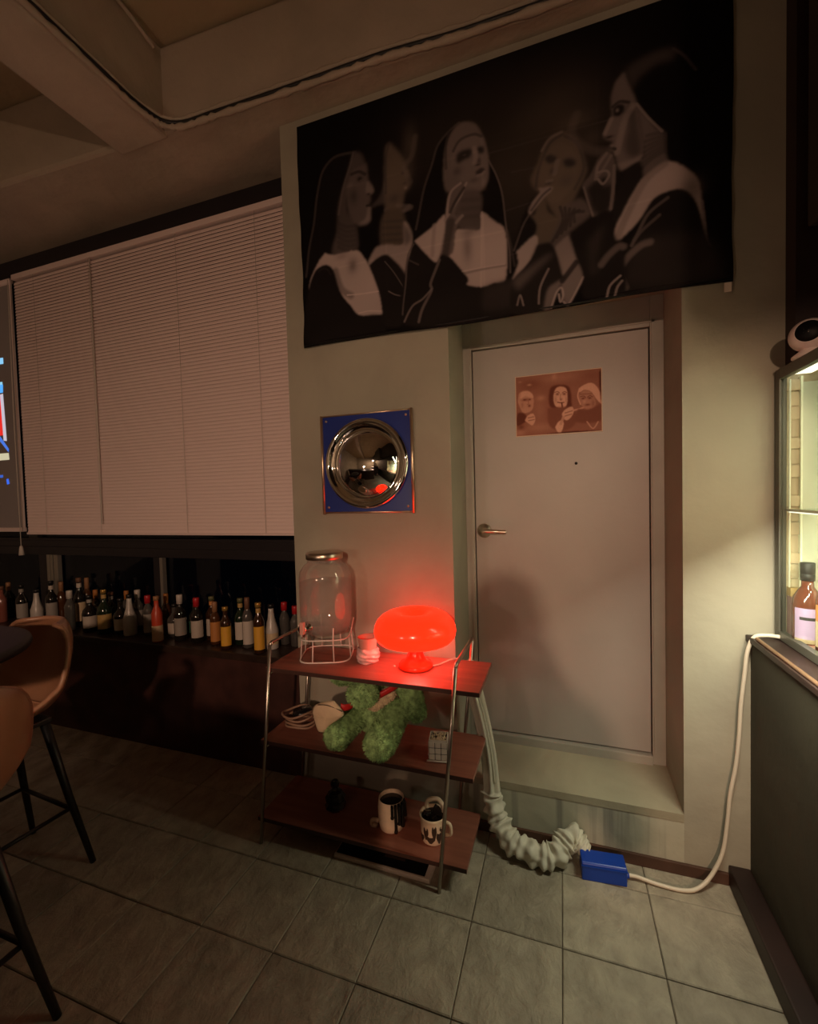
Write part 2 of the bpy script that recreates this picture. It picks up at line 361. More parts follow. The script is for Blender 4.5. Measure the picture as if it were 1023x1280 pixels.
win = structure('window_1', (-3.0, YW, 0.66))
fr = MB()
fr.box(-4.75, -1.275, YW-.01, YW+.06, 1.13, 1.255, b=.004); fr.box(-4.75, -1.275, YW-.025, YW-.01, 1.165, 1.19); fr.box(-4.75, -1.275, YW-.02, YW-.01, 1.225, 1.235)
fr.box(-4.75, -1.275, YW-.01, YW+.06, .66, .70)
fr.build('window_frame', M['frame_dark'], win)
for x, wd in ((-2.545, .07), (-3.66, .12)):
    m = MB().box(x-wd/2, x+wd/2, YW+.0, YW+.05, .70, 1.13, b=.003).build('mullion', M['frame_dark'], win)
for x, ww in ((-2.50, .012), (-3.60, .016), (-3.52, .02), (-3.565, .012)):
    MB().box(x-ww, x+ww, YW-.012, YW+.02, .70, 1.13, b=.002).build('pale_edge', M['alu'], win)
for a, b in ((-4.7, -3.72), (-3.6, -2.58), (-2.51, -1.275)):
    MB().box(a, b, YW+.03, YW+.036, .70, 1.13).build('pane', M['night'], win)
MB().box(-4.7, -1.275, YW+.03, YW+.036, 1.255, 3.155).build('pane', M['night'], win)
for x in (-3.77, -1.30): MB().box(x-.05, x+.05, YW, YW+.05, 1.255, 3.155).build('mullion', M['frame_dark'], win)

# beams and ceiling, clad in rough painted board
tag(MB().box(-4.9, 1.4, -5.1, 2.6, ZC, ZC+.1).build('ceiling', M['ceiling']), kind='structure')
def beam_front(x): return 1.726+(x+1.82)*0.0485
bm_ = MB()
bm_.prism([(-4.9, beam_front(-4.9)), (1.4, beam_front(1.4)), (1.4, 2.6), (-4.9, 2.6)], ZS, ZC)
tag(bm_.build('ceiling_beam', M['soffit'], bev=.02), kind='structure')
tag(MB().prism([(-2.125, -5.0), (-1.805, -5.0), (-1.82, 1.76), (-2.14, 1.76)], ZS-.012, ZC).build('ceiling_beam', M['soffit'], bev=.018), kind='structure')
# the electric cable along the beam edges, with the ragged lip of filler under it
pts = [(-1.80, -2.0, ZS+.02), (-1.80, 0.2, ZS+.015), (-1.795, 0.9, ZS+.012), (-1.80, 1.35, ZS+.004), (-1.79, 1.60, ZS-.004), (-1.72, beam_front(-1.7)-.03, ZS-.004), (-1.5, beam_front(-1.5)-.012, ZS+.006), (-1.1, beam_front(-1.1)-.01, ZS+.012), (-.7, beam_front(-.7)-.012, ZS+.02), (-.35, beam_front(-.35)-.01, ZS+.012), (.1, beam_front(.1)-.01, ZS+.02), (.9, beam_front(.9)-.01, ZS+.02)]
cb = MB().tube(smooth_path(pts, 14), .0085, 8).build('ceiling_cable', M['black'])
tag(cb, 'thin dark cable running along the lower edge of the ceiling beams', 'cable')
rg = random.Random(5); lip = MB(); P = smooth_path(pts, 14)
lip.tube([p+Vector((-.006, .004, -.016)) for p in P], [.013*(0.7+0.6*rg.random()) for p in P], 8)
lip.tube([p+Vector((.0, .0, .018)) for p in P], [.009*(0.6+0.8*rg.random()) for p in P], 8)
tag(lip.build('trim_3', M['soffit']), kind='structure')
tag(MB().tube(smooth_path([(-1.80, .7, ZC-.02), (-1.795, 1.2, ZC-.02), (-1.80, 1.5, ZC-.03), (-1.79, 1.66, ZC-.08)], 8), .01, 6).build('trim_4', M['soffit']), kind='structure')
tag(MB().box(-.38, -.33, beam_front(-.35)-.012, beam_front(-.35)+.01, ZS+.0, ZS+.03, b=.006).build('trim_5', M['soffit']), kind='structure')

# right side: half wall with ledge, cabinet alcove, upper box, added light blocker, closing walls
tag(MB().box(0.645, 1.25, -5.0, YB, 0, 0.935).build('wall_right', M['side_dark']), kind='structure')
tag(MB().box(0.628, 1.25, -5.0, YB-.001, 0.935, 0.955, b=.004).build('trim_6', M['base_dark']), kind='structure')
lp = MB().tube([(0.640, YB-.07, .960), (0.640, -4.0, .960)], .006, 8).build('trim_7', M['lip']); tag(lp, kind='structure')
tag(MB().box(0.76, 1.30, -5.0, 1.80, 2.32, ZC).build('wall_right_upper', M['side_dark'], bev=.01), kind='structure')
tag(MB().box(0.415, 1.30, -1.5, 0.0, 2.175, ZC).build('added_shade_block', M['side_dark'], bev=.01), kind='structure')  # unseen block added to keep pendant light off the upper right wall
tag(MB().box(1.22, 1.32, -5.0, YB, 0.95, 2.4).build('wall_right_alcove', M['side_dark']), kind='structure')
tag(MB().box(XC, XC+.5, 1.83, YB, 1.9, ZC).build('trim_8', M['base_dark']), kind='structure')
tag(MB().box(-4.9, -4.8, -5.0, 2.6, 0, ZC).build('wall_left', M['wall']), kind='structure')
tag(MB().box(-4.9, 1.4, -5.1, -5.0, 0, ZC).build('wall_front', M['wall']), kind='structure')

# door
dr = structure('door_1', (0, YF, RZ0))
f = MB()
LX0, LX1, DZ0, DZ1 = -0.414, 0.377, 0.292, 2.203
f.box(RL, LX0, YF, YF+.06, RZ0, RZ1, b=.003); f.box(LX1, RR, YF, YF+.06, RZ0, RZ1, b=.003); f.box(LX0, LX1, YF, YF+.06, DZ1+.004, RZ1, b=.003)
f.box(LX1+.006, LX1+.016, YF-.006, YF+.002, DZ0, DZ1+.03); f.box(LX0-.016, LX0-.006, YF-.006, YF+.002, DZ0, DZ1+.03); f.box(LX0-.016, LX1+.016, YF-.006, YF+.002, DZ1+.02, DZ1+.03)
f.build('door_frame', M['frame'], dr)
MB().box(LX0, LX1, YF-.012, YF+.06, RZ0+.006, DZ0-.006, b=.004).build('threshold', M['frame'], dr)
MB().box(LX0+.004, LX1-.004, YF+.012, YF+.052, DZ0, DZ1, b=.003).build('door_leaf', M['door'], dr)
YD = YF+.012
hd = MB().lathe([(.0, 0), (.034, 0), (.036, .004), (.033, .011), (.018, .015), (.016, .030), (.013, .048), (0, .05)], 28, mtx=Matrix.Translation((-.368, YD, 1.308)) @ Matrix.Rotation(PI/2, 4, 'X')).build('door_handle', M['brass'], dr)
MB().tube(smooth_path([(-.370, YD-.046, 1.308), (-.345, YD-.050, 1.308), (-.30, YD-.050, 1.306), (-.255, YD-.048, 1.304)], 6), [.012]*6+[.0115]*6+[.010]*6+[.009], 10).build('lever', M['brass'], hd)
MB().lathe([(0, 0), (.007, 0), (.006, .004), (0, .005)], 12, mtx=Matrix.Translation((.068, YD, 1.624)) @ Matrix.Rotation(PI/2, 4, 'X')).build('peephole', M['black'], dr)

# ------------------------------------------------------------------ flat prints (painted into a colour layer of a fine sheet)
def paint(spec, W, H, size, bg, ramp):
    U, V = size
    img = np.full((H, W), bg, dtype=np.float64); tint = np.zeros((H, W))
    X, Y = np.meshgrid((np.arange(W)+.5)/W*U, (np.arange(H)+.5)/H*V)
    px = U/W
    def blur(m, s):
        s = s/px
        if s < .35: return m
        r = int(3*s)+1; k = np.exp(-.5*(np.arange(-r, r+1)/s)**2); k /= k.sum()
        m = np.apply_along_axis(lambda a: np.convolve(a, k, 'same'), 0, m)
        return np.apply_along_axis(lambda a: np.convolve(a, k, 'same'), 1, m)
    def window(pts, pad):
        xs = [p[0] for p in pts]; ys = [p[1] for p in pts]
        i0 = max(0, int((min(xs)-pad)/px)); i1 = min(W, int((max(xs)+pad)/px)+2); j0 = max(0, int((min(ys)-pad)/px)); j1 = min(H, int((max(ys)+pad)/px)+2)
        return (slice(j0, max(j0+1, j1)), slice(i0, max(i0+1, i1)))
    for q in spec:
        k = q[0]; pts = q[1]
        if k == 'f':
            v, soft, tn, al = q[2:6]
            P = [(p.x, p.y) for p in smooth_path([(a, b, 0) for a, b in pts+pts[:1]], 4)][:-1] if len(pts) > 3 else pts
            wd = window(P, 3*soft+4); x, y = X[wd], Y[wd]; m = np.zeros(x.shape, bool)
            for a in range(len(P)):
                (x1, y1), (x2, y2) = P[a-1], P[a]
                if y1 == y2: continue
                m ^= ((y1 > y) != (y2 > y)) & (x < (x2-x1)*(y-y1)/(y2-y1)+x1)
            m = blur(m.astype(float), soft*.7)*al
        elif k == 'l':
            v, wdt, soft, al = q[2:6]; tn = 0
            P = [(p.x, p.y) for p in smooth_path([(a, b, 0) for a, b in pts], 5)]
            wd = window(P, wdt+2*soft+4); x, y = X[wd], Y[wd]; d = np.full(x.shape, 1e9)
            for (x1, y1), (x2, y2) in zip(P[:-1], P[1:]):
                L2 = (x2-x1)**2+(y2-y1)**2+1e-9; t = np.clip(((x-x1)*(x2-x1)+(y-y1)*(y2-y1))/L2, 0, 1)
                d = np.minimum(d, np.hypot(x-x1-t*(x2-x1), y-y1-t*(y2-y1)))
            m = np.clip((wdt/2+soft-d)/(soft+.5), 0, 1)*al
        else:
            v, rx, ry, al, tn = q[2:7]; cx, cy = pts[0]
            wd = window([(cx-2*rx, cy-2*ry), (cx+2*rx, cy+2*ry)], 2); x, y = X[wd], Y[wd]
            m = np.exp(-1.6*(((x-cx)/rx)**2+((y-cy)/ry)**2))*al
        img[wd] = img[wd]*(1-m)+v*m; tint[wd] = tint[wd]*(1-m)+tn*m
    return ramp(img, tint, X, Y)
def sheet(name, m, cols, W, H, fn, parent=None):
    """a sheet of W x H cells, one colour per vertex; fn(u, v) gives the point"""
    u, v = np.meshgrid((np.arange(W)+.5)/W, (np.arange(H)+.5)/H)
    u = (u-u.min())/(u.max()-u.min()); v = (v-v.min())/(v.max()-v.min())
    co = np.stack(fn(u, v), -1).reshape(-1, 3).astype(np.float32)
    j, i = np.meshgrid(np.arange(H-1), np.arange(W-1), indexing='ij'); a = (j*W+i).ravel()
    quads = np.stack([a, a+W, a+W+1, a+1], 1).astype(np.int32)
    me = bpy.data.meshes.new(name); me.vertices.add(len(co)); me.vertices.foreach_set('co', co.ravel())
    n = len(quads); me.loops.add(n*4); me.loops.foreach_set('vertex_index', quads.ravel())
    me.polygons.add(n); me.polygons.foreach_set('loop_start', np.arange(n, dtype=np.int32)*4); me.polygons.foreach_set('use_smooth', np.ones(n, bool))
    me.update(calc_edges=True)
    at = me.color_attributes.new('print', 'FLOAT_COLOR', 'POINT')
    at.data.foreach_set('color', np.concatenate([cols.reshape(-1, 3), np.ones((W*H, 1))], 1).astype(np.float32).ravel())
    me.materials.append(m); o = bpy.data.objects.new(name, me); COL.objects.link(o)
    if parent: attach(o, parent)
    return o
def ramp_banner(g, t, X, Y):
    g = g*(1+.05*np.sin(X*.023+2)*np.sin(Y*.031))
    for x0 in (250, 500, 750): g = g*(1+.10*np.exp(-((X-x0)/2.5)**2))
    for y0 in (200, 400): g = g*(1+.10*np.exp(-((Y-y0)/2.5)**2))
    c = np.stack([g, g*(.80-.03*t), g*(.77-.16*t)], -1)
    return np.clip(c, .002, 1)
def ramp_poster(g, t, X, Y):
    rs = np.random.RandomState(4); n = rs.rand(*g.shape); g = np.clip(g*(.93+.14*n), 0, 1)
    c = np.stack([g**.85*1.05, g**1.2*.66, g**1.3*.50], -1)
    e = (X < 14) | (X > 986) | (Y < 14) | (Y > 726); c[e] = (.72, .55, .42)
    return np.clip(c, .004, 1)

